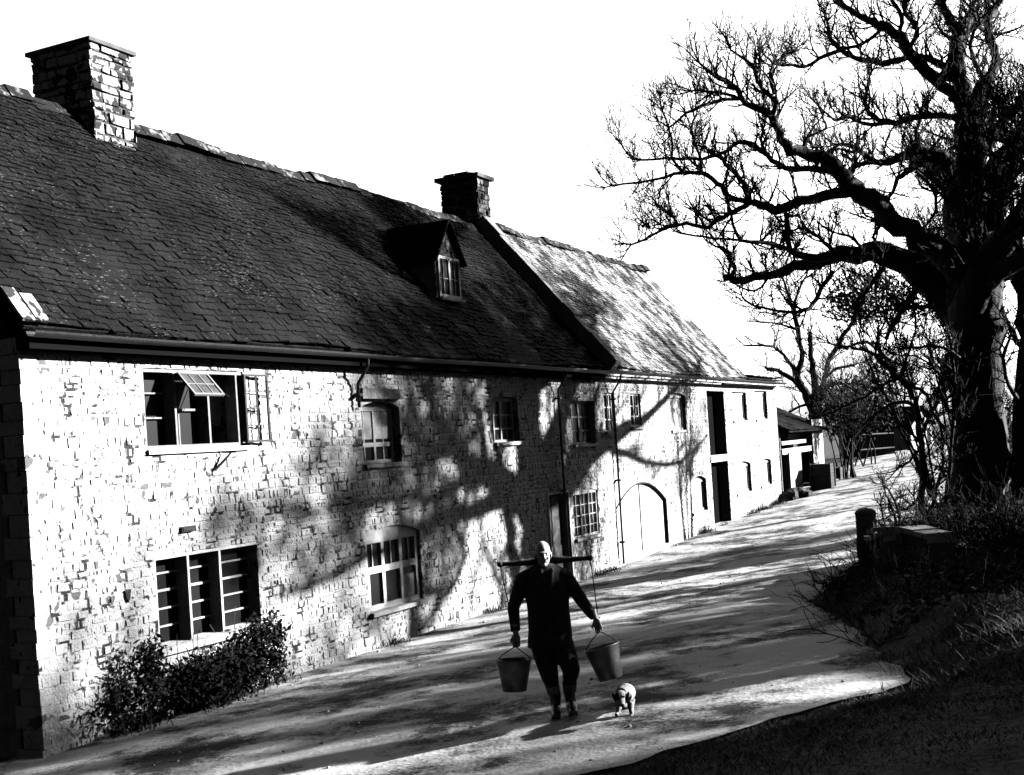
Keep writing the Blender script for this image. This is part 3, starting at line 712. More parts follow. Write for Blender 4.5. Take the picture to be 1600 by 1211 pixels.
def wlimb(pts,rnd,mb,tb,twl=1.,nb=1.,lev=2):
    P,Rr=meander([Vector(p[:3]) for p in pts],[p[3] for p in pts],rnd,.4); mb.tube(P,Rr,8)
    for i in range(2,len(P)):
        t=(P[i]-P[i-1]).normalized()
        if rnd.random()<.95*nb:
            d=(t*.6+Vector((rnd.uniform(-1,1),rnd.uniform(-1,1),rnd.uniform(-.5,1)))).normalized(); q=P[i]; Q=[q]; r0=min(Rr[i]*.5,.07); rr=[r0]; ln=rnd.uniform(1.2,2.6)*(1-.4*i/len(P))
            for k in range(5):
                d=(d+Vector((rnd.uniform(-1,1),rnd.uniform(-1,1),rnd.uniform(-.5,.9)))*.35).normalized(); q=q+d*ln/5; Q.append(q); rr.append(r0*(1-.15*(k+1)))
                for _ in range(2): twig(tb,q,d+Vector((rnd.uniform(-1,1),rnd.uniform(-1,1),rnd.uniform(-.4,1))),rnd.uniform(.4,1.)*twl,min(r0*.5,.018),lev,rnd)
            mb.tube(Q,rr,5)
        for _ in range(2): twig(tb,P[i],Vector((rnd.uniform(-1,1),rnd.uniform(-1,1),rnd.uniform(-.3,1))),rnd.uniform(.3,.9)*twl,.018,lev,rnd)
def tree(name,base,label,lims,d,seed,sc_=None,group=None,wl=(),**kw):
    e=empty(name,base,label,'tree',group); rnd=random.Random(seed); a=MB(); b=MB(); limbs(d,lims,rnd,a,b,d/FPX,**kw)
    for l_ in wl: wlimb(l_,rnd,a,b)
    print(name,len(a.f),len(b.f))
    a.build('trunk',M_bark,e,True); b.build('crown',M_twig,e); return e
OAK=[
 [(1527,880,170),(1526,835,120),(1528,790,94),(1530,700,80),(1530,600,76),(1528,520,78),(1526,450,80),(1524,400,72),(1524,330,66),(1522,270,56),(1518,220,52),(1515,180,50)],
 [(1515,185,40),(1500,155,38),(1500,130,30),(1497,103,22),(1495,62,18),(1480,25,16),(1468,-20,12),(1462,-60,9)],
 [(1495,150,26),(1476,136,22),(1435,99,22),(1406,58,20),(1377,41,16),(1357,29,13),(1320,10,10),(1300,-14,7),(1275,-34,5)],
 [(1496,70,12),(1505,40,11),(1517,16,10),(1530,-20,9),(1545,-60,6)],
 [(1490,110,14),(1468,99,14),(1435,89,12),(1402,93,12),(1369,97,11),(1336,89,10),(1317,78,9),(1299,62,7),(1295,41,5),(1290,25,3)],
 [(1317,78,8),(1282,91,7),(1258,103,6),(1229,101,5),(1208,99,4),(1190,80,3)],
 [(1377,45,6),(1352,66,6),(1320,76,6)],
 [(1422,78,8),(1435,45,8),(1414,20,8),(1418,-12,7),(1410,-40,4)],
 [(1406,54,8),(1410,25,8),(1394,0,7),(1390,-40,5)],
 [(1525,185,30),(1529,160,22),(1531,136,20),(1557,103,18),(1551,74,16),(1542,37,14),(1560,0,12),(1570,-50,9)],
 [(1540,125,7),(1522,95,7),(1518,60,6),(1530,30,5),(1510,5,4)],
 [(1530,250,26),(1545,215,24),(1571,186,18),(1600,160,14),(1640,120,10),(1680,90,8)],
 [(1530,300,36),(1550,268,30),(1575,231,28),(1600,206,26),(1650,160,22),(1700,110,16),(1740,60,9)],
 [(1535,320,30),(1560,290,26),(1600,262,20),(1650,240,16),(1710,225,12),(1760,190,7)],
 [(1525,440,46),(1560,420,44),(1600,415,38),(1660,390,30),(1720,370,20),(1780,330,10)],
 [(1500,195,14),(1489,180,12),(1435,182,12),(1398,192,11),(1365,182,8),(1352,157,6),(1359,120,4)],
 [(1398,192,8),(1352,192,6),(1328,182,5),(1303,186,4),(1278,165,3)],
 (.6,[(1520,320,56),(1509,300,46),(1490,270,42),(1476,256,34),(1435,235,24),(1394,250,14),(1369,252,12),(1336,231,8),(1311,225,6),(1290,239,5),(1270,228,3)]),
 [(1394,252,12),(1352,256,10),(1328,264,8),(1312,285,7)],
 [(1456,243,14),(1423,264,12),(1402,280,8),(1390,309,5),(1378,330,3)],
 [(1431,268,6),(1460,297,6),(1462,330,5),(1440,360,3)],
 [(1435,235,6),(1432,205,5),(1440,180,4)],
 (-.45,[(1526,440,66),(1500,420,54),(1476,400,46),(1435,371,40),(1394,342,36),(1357,309,33),(1324,285,30),(1307,256,25),(1270,243,21),(1237,235,19),(1220,215,15),(1204,177,13),(1163,161,9),(1146,132,7),(1113,115,5),(1093,99,3)]),
 [(1208,177,8),(1210,157,7),(1183,128,6),(1175,103,5),(1142,78,3)],
 [(1210,147,5),(1204,124,5),(1210,99,4),(1235,85,3)],
 [(1155,155,5),(1130,146,4),(1105,142,4),(1080,142,3)],
 [(1155,155,5),(1113,159,5),(1072,177,4),(1047,198,3),(1030,190,2)],
 [(1324,285,12),(1299,268,12),(1266,264,12),(1229,260,10),(1196,243,9),(1171,223,8),(1146,227,6),(1121,243,5),(1100,230,3)],
 [(1196,243,6),(1190,215,5),(1195,195,4)],
 [(1257,240,7),(1262,215,5),(1290,200,4),(1285,180,3)],
 (-.1,[(1345,301,20),(1303,303,18),(1262,309,17),(1229,322,17),(1196,326,15),(1171,313,11),(1163,289,8),(1142,264,7),(1121,243,6),(1097,248,5),(1043,248,4),(990,248,3),(969,223,2)]),
 [(1171,317,10),(1138,305,11),(1121,285,9),(1097,272,8),(1068,270,6),(1022,280,4),(956,291,3)],
 [(1068,270,5),(1051,248,4),(1049,214,4),(1035,173,3)],
 [(1097,272,5),(1092,240,4),(1080,205,4),(1085,185,3)],
 [(1171,317,8),(1146,330,8),(1121,346,7),(1101,355,6),(1060,350,5),(1022,367,4),(987,382,3)],
 [(1060,350,3),(1045,335,3),(1029,322,2)],
 [(1055,350,3),(1030,357,3),(1012,356,2)],
 [(1134,305,5),(1146,350,5),(1159,375,6),(1204,380,7),(1237,392,9)],
 [(1225,322,6),(1229,350,8),(1235,392,10)],
 [(1159,375,4),(1115,372,4),(1070,365,3),(1050,358,2)],
 [(1330,275,6),(1336,240,5),(1300,235,4),(1275,260,3)],
 (.35,[(1528,500,74),(1490,470,70),(1444,431,58),(1419,412,50),(1381,397,44),(1334,397,36),(1287,406,27),(1241,418,20),(1203,430,17),(1162,437,15),(1130,434,14)]),
 [(1143,434,8),(1147,416,9),(1137,397,9),(1126,386,8)],
 [(1235,392,10),(1262,402,13),(1310,402,18)],
 [(1310,400,8),(1290,378,6),(1262,358,5),(1240,360,3)],
 [(1380,392,7),(1365,370,5),(1375,350,4),(1350,335,3)],
 [(1350,395,6),(1335,372,5),(1310,365,4)],
 [(1300,425,10),(1287,447,9),(1269,475,8),(1253,486,7),(1225,486,5),(1178,478,4),(1159,462,3)],
 [(1203,430,5),(1180,455,4),(1150,445,3)],
 [(1380,420,12),(1362,445,9),(1340,470,7),(1335,500,5)],
 [(1440,440,18),(1420,470,12),(1400,500,9),(1385,530,6)],
 [(1500,520,20),(1485,550,12),(1475,590,9),(1480,640,7)],
 [(1560,470,16),(1575,505,12),(1600,545,10),(1640,590,8)],
]
gz=lambda x,y:hgt(x,y)
def SH(px,py,k,r):   # a point of the crown k metres from the cottage front along the sun's bearing
    if k>10.4: k=10.4+(k-10.4)*1.9
    p=on_x(px,py,0); return (math.sin(R_(SUN_AZ))*k,p.y+math.cos(R_(SUN_AZ))*k,p.z+math.tan(R_(SUN_EL))*k,r)
OAKW=[
 [SH(838,730,10.5,.32),SH(800,655,11.0,.24),SH(768,600,11.3,.17),SH(742,560,11.6,.11),SH(700,520,12,.05)],
 [SH(848,710,10.4,.30),SH(878,645,10.1,.24),SH(902,592,9.9,.17),SH(930,545,9.7,.09)],
 [SH(712,705,11.6,.15),SH(660,690,12.0,.11),SH(625,650,12.3,.08),SH(600,600,12.6,.04)],
 [SH(838,800,10.4,.42),SH(770,752,11.0,.30),SH(712,705,11.6,.22),SH(680,650,12.0,.15),SH(655,595,12.4,.07),SH(610,560,12.8,.04)],
 [SH(770,745,11.0,.13),SH(690,770,11.7,.11),SH(610,785,12.4,.09),SH(510,795,13.2,.07),SH(420,805,14,.04)],
 [SH(800,780,10.8,.24),SH(700,805,11.6,.17),SH(610,850,12.2,.12),SH(530,895,12.9,.10),SH(440,930,13.6,.06)],
 [SH(712,705,11.6,.09),SH(650,725,12.0,.07),SH(595,765,12.4,.05),SH(575,800,12.6,.03)],
 [SH(700,805,11.6,.09),SH(725,870,12.,.08),SH(700,930,12.4,.06),SH(660,975,12.7,.04)],
 [SH(850,785,10.4,.42),SH(905,730,10.0,.34),SH(945,692,9.6,.28),SH(1000,655,9.2,.14),SH(1060,600,8.9,.09),SH(1110,555,8.6,.05)],
 [SH(945,692,9.6,.12),SH(1000,718,9.3,.09),SH(1060,722,9.1,.07),SH(1105,680,8.9,.04)],
 [SH(880,745,10.2,.12),SH(925,640,10.0,.10),SH(940,590,9.9,.08),SH(965,540,9.8,.05)],
 [SH(760,738,11.0,.10),SH(745,650,11.2,.09),SH(720,590,11.4,.06),SH(735,540,11.5,.04)],
 [SH(845,600,10.4,.2),SH(900,540,9.8,.15),SH(985,480,9.,.11),SH(1020,430,8.4,.06)],
 [(8,29.5,8.0,.30),(8.2,32,9.6,.22),(8.4,35,10.6,.16),(8.8,38,11.2,.09),(9,40.5,12,.05)],
 [(8,29.5,11,.22),(8.2,31.5,12.6,.16),(8.6,34.5,13.6,.11),(8.6,37,14.6,.05)],
]
ob=at(1527,850,27.7); 
tree('oak_tree',(ob.x,ob.y,gz(ob.x,ob.y)),'huge bare old oak with thick spreading limbs on the right of the lane',OAK,27.7,5,skip_w=15,dens=1.15,twl=1.05,lev=2,spread=.7,up=.6,wl=OAKW)
T2=[
 [(1277,665,26),(1275,650,24),(1262,620,17),(1247,588,12),(1253,550,10),(1243,500,8),(1238,480,7),(1230,455,5),(1220,430,3),(1205,410,2)],
 [(1276,650,20),(1271,590,11),(1268,555,8),(1266,520,6)],
 [(1276,640,14),(1290,580,9),(1306,545,8),(1325,515,7),(1345,480,6),(1350,460,4)],
 [(1262,620,8),(1240,595,8),(1215,580,7),(1195,573,4)],
 [(1255,600,6),(1225,555,5),(1200,540,4),(1165,540,3)],
 [(1245,515,4),(1210,505,3),(1180,502,3)],
 [(1238,480,5),(1250,450,4),(1262,425,3)],
 [(1306,545,5),(1330,540,5),(1355,535,5),(1380,555,5),(1400,580,4)],
 [(1290,590,5),(1310,575,4),(1335,570,4)],[(1280,620,6),(1300,600,5),(1330,600,4),(1355,590,3)],[(1270,630,5),(1240,640,4),(1222,655,3)]]
b2=at(1277,665,60); tree('pollard_tree',(b2.x,b2.y,b2.z),'bare pollarded tree rising behind the outbuilding roof',T2,60,9,twl=1.5,dens=.55,skip_w=9,lev=2,minr=.02)
T3=[
 [(1443,870,16),(1442,837,14),(1441,745,12),(1437,676,11),(1432,636,10),(1423,611,9),(1406,590,9),(1379,567,8),(1362,552,6),(1340,545,4),(1300,538,3)],
 [(1432,636,7),(1411,627,6),(1390,632,5),(1367,648,4),(1350,660,3)],
 [(1441,675,6),(1457,641,6),(1471,618,6),(1485,600,5),(1500,560,4)],
 [(1406,592,6),(1430,605,6),(1448,618,6),(1457,641,5),(1478,676,5)],
 [(1406,590,5),(1415,560,4),(1430,520,4),(1428,480,3)],
 [(1406,590,6),(1380,600,5),(1350,620,4),(1320,635,3)],
 [(1438,700,5),(1420,720,4),(1400,735,3)],[(1437,690,5),(1410,665,4),(1395,655,3)],
 [(1379,567,5),(1370,530,4),(1385,500,3)],[(1441,760,5),(1425,790,4),(1400,800,3)]]
b3=at(1443,870,27.6); tree('thin_arching_tree',(b3.x,b3.y,gz(b3.x,b3.y)),'slim tree with arching stems just left of the oak trunk','%s'and T3,27.6,19,twl=.9,dens=.75,skip_w=11,lev=2)
T4=[
 [(1612,900,110),(1610,850,78),(1608,780,62),(1606,700,56),(1604,600,36),(1602,500,32),(1594,440,28),(1590,380,24),(1602,300,20),(1625,200,14),(1640,100,9)],
 [(1598,640,12),(1575,600,7),(1568,560,6),(1580,520,4)],
 [(1600,760,10),(1580,720,7),(1572,690,5),(1578,650,4)],
 [(1594,450,12),(1575,400,8),(1570,360,6),(1590,330,4)],
 [(1600,560,12),(1640,500,10),(1690,420,8),(1720,340,5)]]
b4=at(1608,880,27.0); tree('ash_tree',(b4.x,b4.y,gz(b4.x,b4.y)),'dark bare trunk cut by the right edge of the picture',T4,27.0,29,twl=.7,dens=.7,skip_w=12,lev=2)
# vines and thin stems round the oak
T5=[[(1470,860,8),(1478,780,7),(1486,700,6),(1492,620,6),(1488,560,5),(1478,510,4),(1455,480,3)],
    [(1460,850,6),(1455,800,5),(1470,740,5),(1474,690,4),(1462,640,4)],
    [(1500,560,5),(1480,545,5),(1450,540,4),(1420,545,3)],[(1492,620,5),(1470,585,4),(1440,560,3),(1405,555,3)]]
b5=at(1470,860,26.5); tree('elder_sapling',(b5.x,b5.y,gz(b5.x,b5.y)),'thin leaning stems growing close against the oak trunk',T5,26.5,31,twl=.7,dens=1.,lev=2)
# small stems between pier and oak
T6=[[(1396,856,5),(1400,820,4),(1390,785,4),(1383,768,3)],[(1404,856,5),(1405,815,4),(1407,780,3)],[(1420,856,4),(1405,800,4),(1385,760,3)],[(1384,856,4),(1383,820,3),(1376,790,3)],[(1425,856,5),(1432,810,4),(1428,775,3)]]
b6=at(1404,856,24.5); tree('thorn_sapling',(b6.x,b6.y,gz(b6.x,b6.y)),'cluster of bare thorny stems beside the stone gate pier',T6,24.5,37,twl=.45,dens=1.1,lev=1)

# leaf clouds
def leaves(mb,c,r,n,size,rnd,clump=9):
    c=Vector(c)
    for _ in range(n//clump):
        while True:
            u=Vector((rnd.uniform(-1,1),rnd.uniform(-1,1),rnd.uniform(-1,1)))
            if u.length<1 and u.length>.25: break
        q=c+Vector((u.x*r[0],u.y*r[1],u.z*r[2]))
        for _ in range(clump):
            p=q+Vector((rnd.gauss(0,1),rnd.gauss(0,1),rnd.gauss(0,1)))*size*2.2
            a=Vector((rnd.uniform(-1,1),rnd.uniform(-1,1),rnd.uniform(-1,1))).normalized(); b=a.orthogonal().normalized(); b=(b+a.cross(b)*rnd.uniform(-1,1)).normalized()
            s=size*rnd.uniform(.45,1.7)
            mb.face(p-a*s,p+b*s*.45,p+a*s,p-b*s*.45)
def shrub(name,c,r,n,size,label,seed,mt=M_leaf,stems=8,group=None,cat='shrub',extra=()):
    e=empty(name,(c[0],c[1],hgt(c[0],c[1])),label,cat,group); rnd=random.Random(seed); m=MB(); leaves(m,c,r,n,size,rnd)
    for (c2,r2,n2) in extra: leaves(m,c2,r2,n2,size,rnd)
    m.build('foliage',mt,e); t=MB()
    for _ in range(stems):
        g0=Vector((c[0]+rnd.uniform(-.5,.5)*r[0],c[1]+rnd.uniform(-.5,.5)*r[1],hgt(c[0],c[1])-.05))
        tgt=Vector(c)+Vector((rnd.uniform(-.9,.9)*r[0],rnd.uniform(-.9,.9)*r[1],rnd.uniform(0,1)*r[2]))
        twig(t,g0,tgt-g0,(tgt-g0).length*1.1,.02,1,rnd,up=.1,sides=4)
    t.build('stem',M_twig,e); return e
# shrub under the lower window
p=on_x(340,1040,.3)
shrub('wall_shrub',(.35,on_x(340,1040,.35).y,.42),(.32,.84,.34),3600,.034,'dark bushy shrub against the wall under the lowest window',3,M_leaf2,14,
   extra=[((.3,on_x(232,1010,.3).y,.75),(.14,.18,.38),800),((.3,on_x(415,990,.3).y,.62),(.22,.36,.42),1700),((.2,on_x(190,1075,.3).y,.42),(.14,.42,.10),260),((.2,on_x(215,1110,.3).y,.15),(.14,.3,.12),260)])
# foliage masses among the far trees
def lc(px,py,d,rx,rz,n,size,name,label,seed,**k):
    c=at(px,py,d); return shrub(name,(c.x,c.y,c.z),(rx,rx*.8,rz),n,size,label,seed,**k)
def mass(px,py,d,rx,rz,n,size,name,label,seed,basepx=None):
    c=at(px,py,d); e=empty(name,(c.x,c.y,hgt(c.x,c.y)),label,'shrub'); rnd=random.Random(seed); m=MB(); leaves(m,c,(rx*1.1,rx*.8,rz*1.1),int(n*.75),size*1.25,rnd,3); m.build('foliage',M_leaf,e)
    t=MB(); g0=Vector((c.x,c.y,hgt(c.x,c.y)))
    for k_ in range(9):
        if basepx and k_>1: P0=P; k0=rnd.choice((2,3)); g0=None
        g0=Vector((c.x+rnd.uniform(-.4,.4)*rx,c.y+rnd.uniform(-.4,.4)*rx,0)) if not basepx else at(basepx,py,d)+Vector((rnd.uniform(-.1,.1),rnd.uniform(-.1,.1),0)); g0.z=hgt(g0.x,g0.y)-.1
        tgt=c+Vector((rnd.uniform(-.8,.8)*rx,rnd.uniform(-.5,.5)*rx,rnd.uniform(-.2,.9)*rz)); dv=tgt-g0
        P=[g0+dv*u+Vector((rnd.uniform(-1,1),rnd.uniform(-1,1),0))*.12*math.sin(u*3.1) for u in (0,.25,.5,.75,1)]
        t.tube(P,[.05,.04,.03,.02,.01],4,False); [twig(t,P[2+q_%3],dv+Vector((rnd.uniform(-1,1),rnd.uniform(-1,1),rnd.uniform(-.5,.5)))*dv.length*.6,rnd.uniform(.6,1.1)*rx,.016,2,rnd) for q_ in range(7)]
    t.build('stem',M_twig,e)
mass(1350,465,36,1.15,.75,4200,.04,'ivy_tree','ivy covered slender tree filling the space under the lowest oak limb',5,basepx=1441)
mass(1335,635,56,2.1,1.3,4600,.065,'holly_bush','loose dark bush behind the hut at the top of the lane',6)
mass(1318,640,50,1.0,.8,1500,.05,'lane_bush','dark bush right of the outbuilding roof',7)
mass(1480,455,30,1.2,.8,2600,.04,'ivy_clump','ivy climbing through the crotch of the oak',8)
mass(1570,740,30,1.6,1.6,3600,.05,'laurel_bush','dark bush behind the oak at the right edge',10)
mass(1510,860,24,.9,.5,2400,.04,'bramble_bush','tangled bramble at the foot of the oak',12)
mass(1560,880,20,1.0,.6,3200,.035,'nettle_clump','dark undergrowth beside the right edge trunk',13)
# ------------------------------------------------------------------ gate pier and low wall
pc=at(1357,880,22.6); gx,gy=pc.x,pc.y; gz0=hgt(gx,gy)
GP=empty('gate_pier',(gx,gy,gz0),'short square stone gate pier with a rounded cap at the lane edge','pier')
m=MB(); rr=random.Random(2); z=-.2; zt=at(1357,800,22.6).z-gz0
while z<zt-.05:
    j=rr.uniform(-.012,.012); m.box((-.16+j,-.16-j,z),(.16+j,.16+j,min(z+.17,zt-.04)-.008)); z+=.17
o=m.build('shaft',M_gable,GP); o.location=(0,0,0)
m=MB(); m.ell((0,0,zt-.02),(.2,.2,.1),14,8); o=m.build('cap',M_gable,GP,True); o.location=(0,0,0)
def lowwall(name,pts,h,th,label,seed,mt=M_gable,capm=M_chim):
    a0=Vector(pts[0]); e=empty(name,(a0.x,a0.y,hgt(a0.x,a0.y)),label,'wall'); m=MB(); k=MB(); c=MB(); rnd=random.Random(seed)
    for p,q in zip(pts,pts[1:]):
        p=Vector(p);q=Vector(q);L_=(q-p).length;d=(q-p)/L_;n=Vector((-d.y,d.x)); s=0
        while s<L_-.02:
            w_=min(rnd.uniform(.16,.42),L_-s); a=p+d*s; b=p+d*(s+w_-.01)
            za,zb=hgt(a.x,a.y),hgt(b.x,b.y); hh=h*rnd.uniform(.82,1.12); rows=rnd.choice((3,4,5))
            for r_ in range(rows):
                t=th/2+rnd.uniform(-.05,.04); z0=-.25+(hh+.25)*r_/rows; z1=-.25+(hh+.25)*(r_+1)/rows-.012
                m.hexa([(a.x-n.x*t,a.y-n.y*t,za+z0),(b.x-n.x*t,b.y-n.y*t,zb+z0),(b.x+n.x*t,b.y+n.y*t,zb+z0),(a.x+n.x*t,a.y+n.y*t,za+z0),
                        (a.x-n.x*t,a.y-n.y*t,za+z1),(b.x-n.x*t,b.y-n.y*t,zb+z1),(b.x+n.x*t,b.y+n.y*t,zb+z1),(a.x+n.x*t,a.y+n.y*t,za+z1)])
            t=th/2+.04; z0=hh;z1=hh+.07+rnd.uniform(0,.02)
            c.hexa([(a.x-n.x*t,a.y-n.y*t,za+z0),(b.x-n.x*t,b.y-n.y*t,zb+z0),(b.x+n.x*t,b.y+n.y*t,zb+z0),(a.x+n.x*t,a.y+n.y*t,za+z0),
                        (a.x-n.x*t,a.y-n.y*t,za+z1),(b.x-n.x*t,b.y-n.y*t,zb+z1),(b.x+n.x*t,b.y+n.y*t,zb+z1),(a.x+n.x*t,a.y+n.y*t,za+z1)])
            s+=w_
    m.build('stonework',mt,e); c.build('coping',capm,e); return e
q1=at(1392,872,20.2); q2=at(1478,878,18.6)
print('wall',gx,gy,tuple(q1),tuple(q2),[round(hgt(q.x,q.y),2) for q in (pc,q1,q2)])
lowwall('low_stone_wall',[(gx+.2,gy-.2),(q1.x,q1.y),(q2.x,q2.y)],.48,.36,'low rough stone wall running right from the gate pier with coping coloured pale as if sunlit',4,M_gable,M_sill)  # pale coping stone stands in for sun on the wall top

# ------------------------------------------------------------------ bank vegetation
rnd=random.Random(77); g=MB()
def blade(mb,x,y,h,w_,rnd,lean=.5):
    z=hgt(x,y)-.02; a=rnd.uniform(0,6.28); lx,ly=math.cos(a)*h*lean,math.sin(a)*h*lean; b=rnd.uniform(0,6.28); wx,wy=math.cos(b)*w_,math.sin(b)*w_
    mb.face((x-wx,y-wy,z),(x+wx,y+wy,z),(x+wx*.7+lx*.4,y+wy*.7+ly*.4,z+h*.6),(x-wx*.7+lx*.4,y-wy*.7+ly*.4,z+h*.6)); mb.face((x-wx*.7+lx*.4,y-wy*.7+ly*.4,z+h*.6),(x+wx*.7+lx*.4,y+wy*.7+ly*.4,z+h*.6),(x+lx,y+ly,z+h))
for _ in range(80000):
    y=rnd.uniform(5.5,31); e=interp(y,EDGE); x=e+abs(rnd.gauss(0,1))*1.8-.1
    if x>13.5: continue
    dns=.5+nz(x,y,9,1.3)
    if rnd.random()>dns: continue
    blade(g,x,y,rnd.uniform(.03,.15)*(.5 if y<11 else 1)*(1.5 if rnd.random()<.06 else 1),rnd.uniform(.003,.007),rnd,rnd.uniform(.5,1.8))
for _ in range(60000):
    y=rnd.uniform(5.5,12.5); e=interp(y,EDGE); x=e-.25+abs(rnd.gauss(0,1))*1.5
    if x>12: continue
    if x<e and rnd.random()<.55+nz(x,y,2,5): continue
    blade(g,x,y,rnd.uniform(.015,.06),rnd.uniform(.003,.006),rnd,rnd.uniform(.6,1.6))
tag(g.build('bank_grass',M_grass),'rough tufted grass covering the bank right of the lane','grass',kind='stuff')
g=MB(); rnd=random.Random(78)
for _ in range(6500):
    y=rnd.uniform(13.5,27); e=interp(y,EDGE); x=e+rnd.uniform(.2,4.2)
    if nz(x,y,4,.9)<.0: continue
    z=hgt(x,y)+rnd.uniform(0,.22); s=rnd.uniform(.03,.06)
    for k_ in range(3):
        a=Vector((rnd.uniform(-1,1),rnd.uniform(-1,1),rnd.uniform(-.4,.5))).normalized(); b=a.orthogonal(); p=Vector((x,y,z))+a*s
        g.face(p-a*s,p+b*s*.4,p+a*s,p-b*s*.4)
tag(g.build('bank_ivy',M_leaf),'low leafy ground cover in patches over the bank','ground cover',kind='stuff')
g=MB(); rnd=random.Random(81)
for _ in range(380):
    y=rnd.uniform(13.6,27); e=interp(y,EDGE); x=e+rnd.uniform(-.15,3.6); p=Vector((x,y,hgt(x,y)+.02)); a_=rnd.uniform(0,6.3)
    twig(g,p,Vector((math.cos(a_),math.sin(a_),rnd.uniform(.0,.8))),rnd.uniform(.2,.7),rnd.uniform(.004,.01),1,rnd,up=.0)
tag(g.build('bank_brushwood',M_twig),'dead sticks and bramble stems tangled over the bank','brushwood',kind='stuff')
g=MB(); rnd=random.Random(79)
for _ in range(9000):
    y=rnd.uniform(9.6,44); x=abs(rnd.gauss(0,.16))+.02
    if F(858,830)[0]<y<F(892,830)[0]: continue
    if nz(y,3,0,1.1)<.02: continue
    blade(g,x,y,rnd.uniform(.04,.3)*(.4+max(0,nz(y,3,0,1.1))*2),rnd.uniform(.004,.01),rnd)
tag(g.build('verge_weeds',M_leaf),'straggling weeds along the foot of the cottage wall','weeds',kind='stuff')
# loose stones on the lane
g=MB(); rnd=random.Random(80)
for _ in range(500):
    y=rnd.uniform(8,40); x=rnd.uniform(.1,interp(y,EDGE)); s=rnd.uniform(.008,.024)*(1.7 if x<1 and rnd.random()<.3 else 1)
    g.ell((x,y,hgt(x,y)+.03+s*.3),(s,s*rnd.uniform(.7,1.3),s*.7),6,4)
tag(g.build('lane_pebbles',M_sill),'loose stones scattered over the gravel lane','gravel',kind='stuff')

# ------------------------------------------------------------------ hedge and trees standing right of the view (they shade the lane)
def hedge(pts,w_,top,label,seed):
    a0=pts[0]; e=empty('yew_hedge',(a0[0],a0[1],hgt(*a0)),label,'hedge'); m=MB(); lf=MB(); rnd=random.Random(seed)
    for p,q in zip(pts,pts[1:]):
        p=Vector(p);q=Vector(q);L_=(q-p).length;d=(q-p)/L_;n=Vector((d.y,-d.x))
        k=int(L_/.4)
        for i in range(k+1):
            c=p+d*(L_*i/k)+n*w_/2; zb=hgt(c.x,c.y); m.ell((c.x,c.y,(zb+top)/2-.05),(w_*.55,w_*.55,(top-zb)/2+rnd.uniform(-.02,.03)),10,10)
        for _ in range(int(L_*500)):
            u=rnd.uniform(0,L_); v=rnd.uniform(-.05,1.05)*w_; c=p+d*u+n*v; z=rnd.uniform(hgt(c.x,c.y),top+.04)
            if .1*w_<v<.9*w_: z=top-.12+rnd.uniform(-.05,.14)
            a=Vector((rnd.uniform(-1,1),rnd.uniform(-1,1),rnd.uniform(-1,1))).normalized(); b=a.orthogonal(); P=Vector((c.x,c.y,z)); s=.05
            lf.face(P-a*s,P+b*s*.5,P+a*s,P-b*s*.5)
    m.v=[tuple(Vector(v)+Vector((noise.noise(Vector(v)*2),noise.noise(Vector(v)*2+Vector((9,0,0))),noise.noise(Vector(v)*2+Vector((0,9,0)))))*.08) for v in m.v]
    m.build('core',M_leaf,e); lf.build('foliage',M_leaf,e)
hedge([(12.0,5.5),(11.5,12.3),(13.9,15.1)],1.0,3.1,'dense clipped yew hedge on the near right bank',5)
def bare_tree(x,y,h,seed,label,lean=(0,0),r=.14,crown=.45,group=None,name='hedgerow_tree',twl=.9,nl=9):
    rnd=random.Random(seed); z=hgt(x,y); e=empty(name,(x,y,z),label,'tree',group); a=MB(); b=MB()
    P=[Vector((x+lean[0]*u+rnd.uniform(-.1,.1)*u*h*.3,y+lean[1]*u+rnd.uniform(-.1,.1)*u*h*.3,z-.2+h*u)) for u in (0,.15,.3,.45,.6,.75,.9,1)]
    Rr=[r*(1.4,1.05,.95,.85,.7,.5,.3,.15)[i] for i in range(8)]; a.tube(P,Rr,7)
    for k in range(nl):
        u=crown+(1-crown)*k/nl; i=min(6,int(u*7)); p=P[i].lerp(P[i+1],u*7-i); az=k*2.4+rnd.uniform(-.4,.4); ln=h*(.42-.25*u)*rnd.uniform(.8,1.2)
        d=Vector((math.cos(az),math.sin(az),rnd.uniform(.35,.8))); Q=[p];q=p;rs=[Rr[i]*.55]
        for s in range(5):
            d=(d.normalized()+Vector((rnd.uniform(-1,1),rnd.uniform(-1,1),rnd.uniform(-.5,.9)))*.3).normalized(); q=q+d*ln/5; Q.append(q); rs.append(rs[0]*(1-.16*(s+1)))
            for _ in range(2):
                twig(b,q,d+Vector((rnd.uniform(-1,1),rnd.uniform(-1,1),rnd.uniform(-.5,1))),twl*rnd.uniform(.5,1.1),.018,2,rnd)
        a.tube(Q,rs,5)
    a.build('trunk',M_bark,e,True); b.build('crown',M_twig,e)
GRP='bare hedgerow trees right of the view'
def clear(x,y,m=0.):   # keep the sun on man's head, dog and the tufts of the bank
    for (qx,qy,wd_) in ((6.66,10.62,.75),(9.6,17.3,1.1),(8.6,20.2,.8)):
        dx,dy=x-qx,y-qy; 
        if abs(dx*math.cos(R_(50))-dy*math.sin(R_(50)))<wd_+(m if qx<7 else -.5): return False
    return True
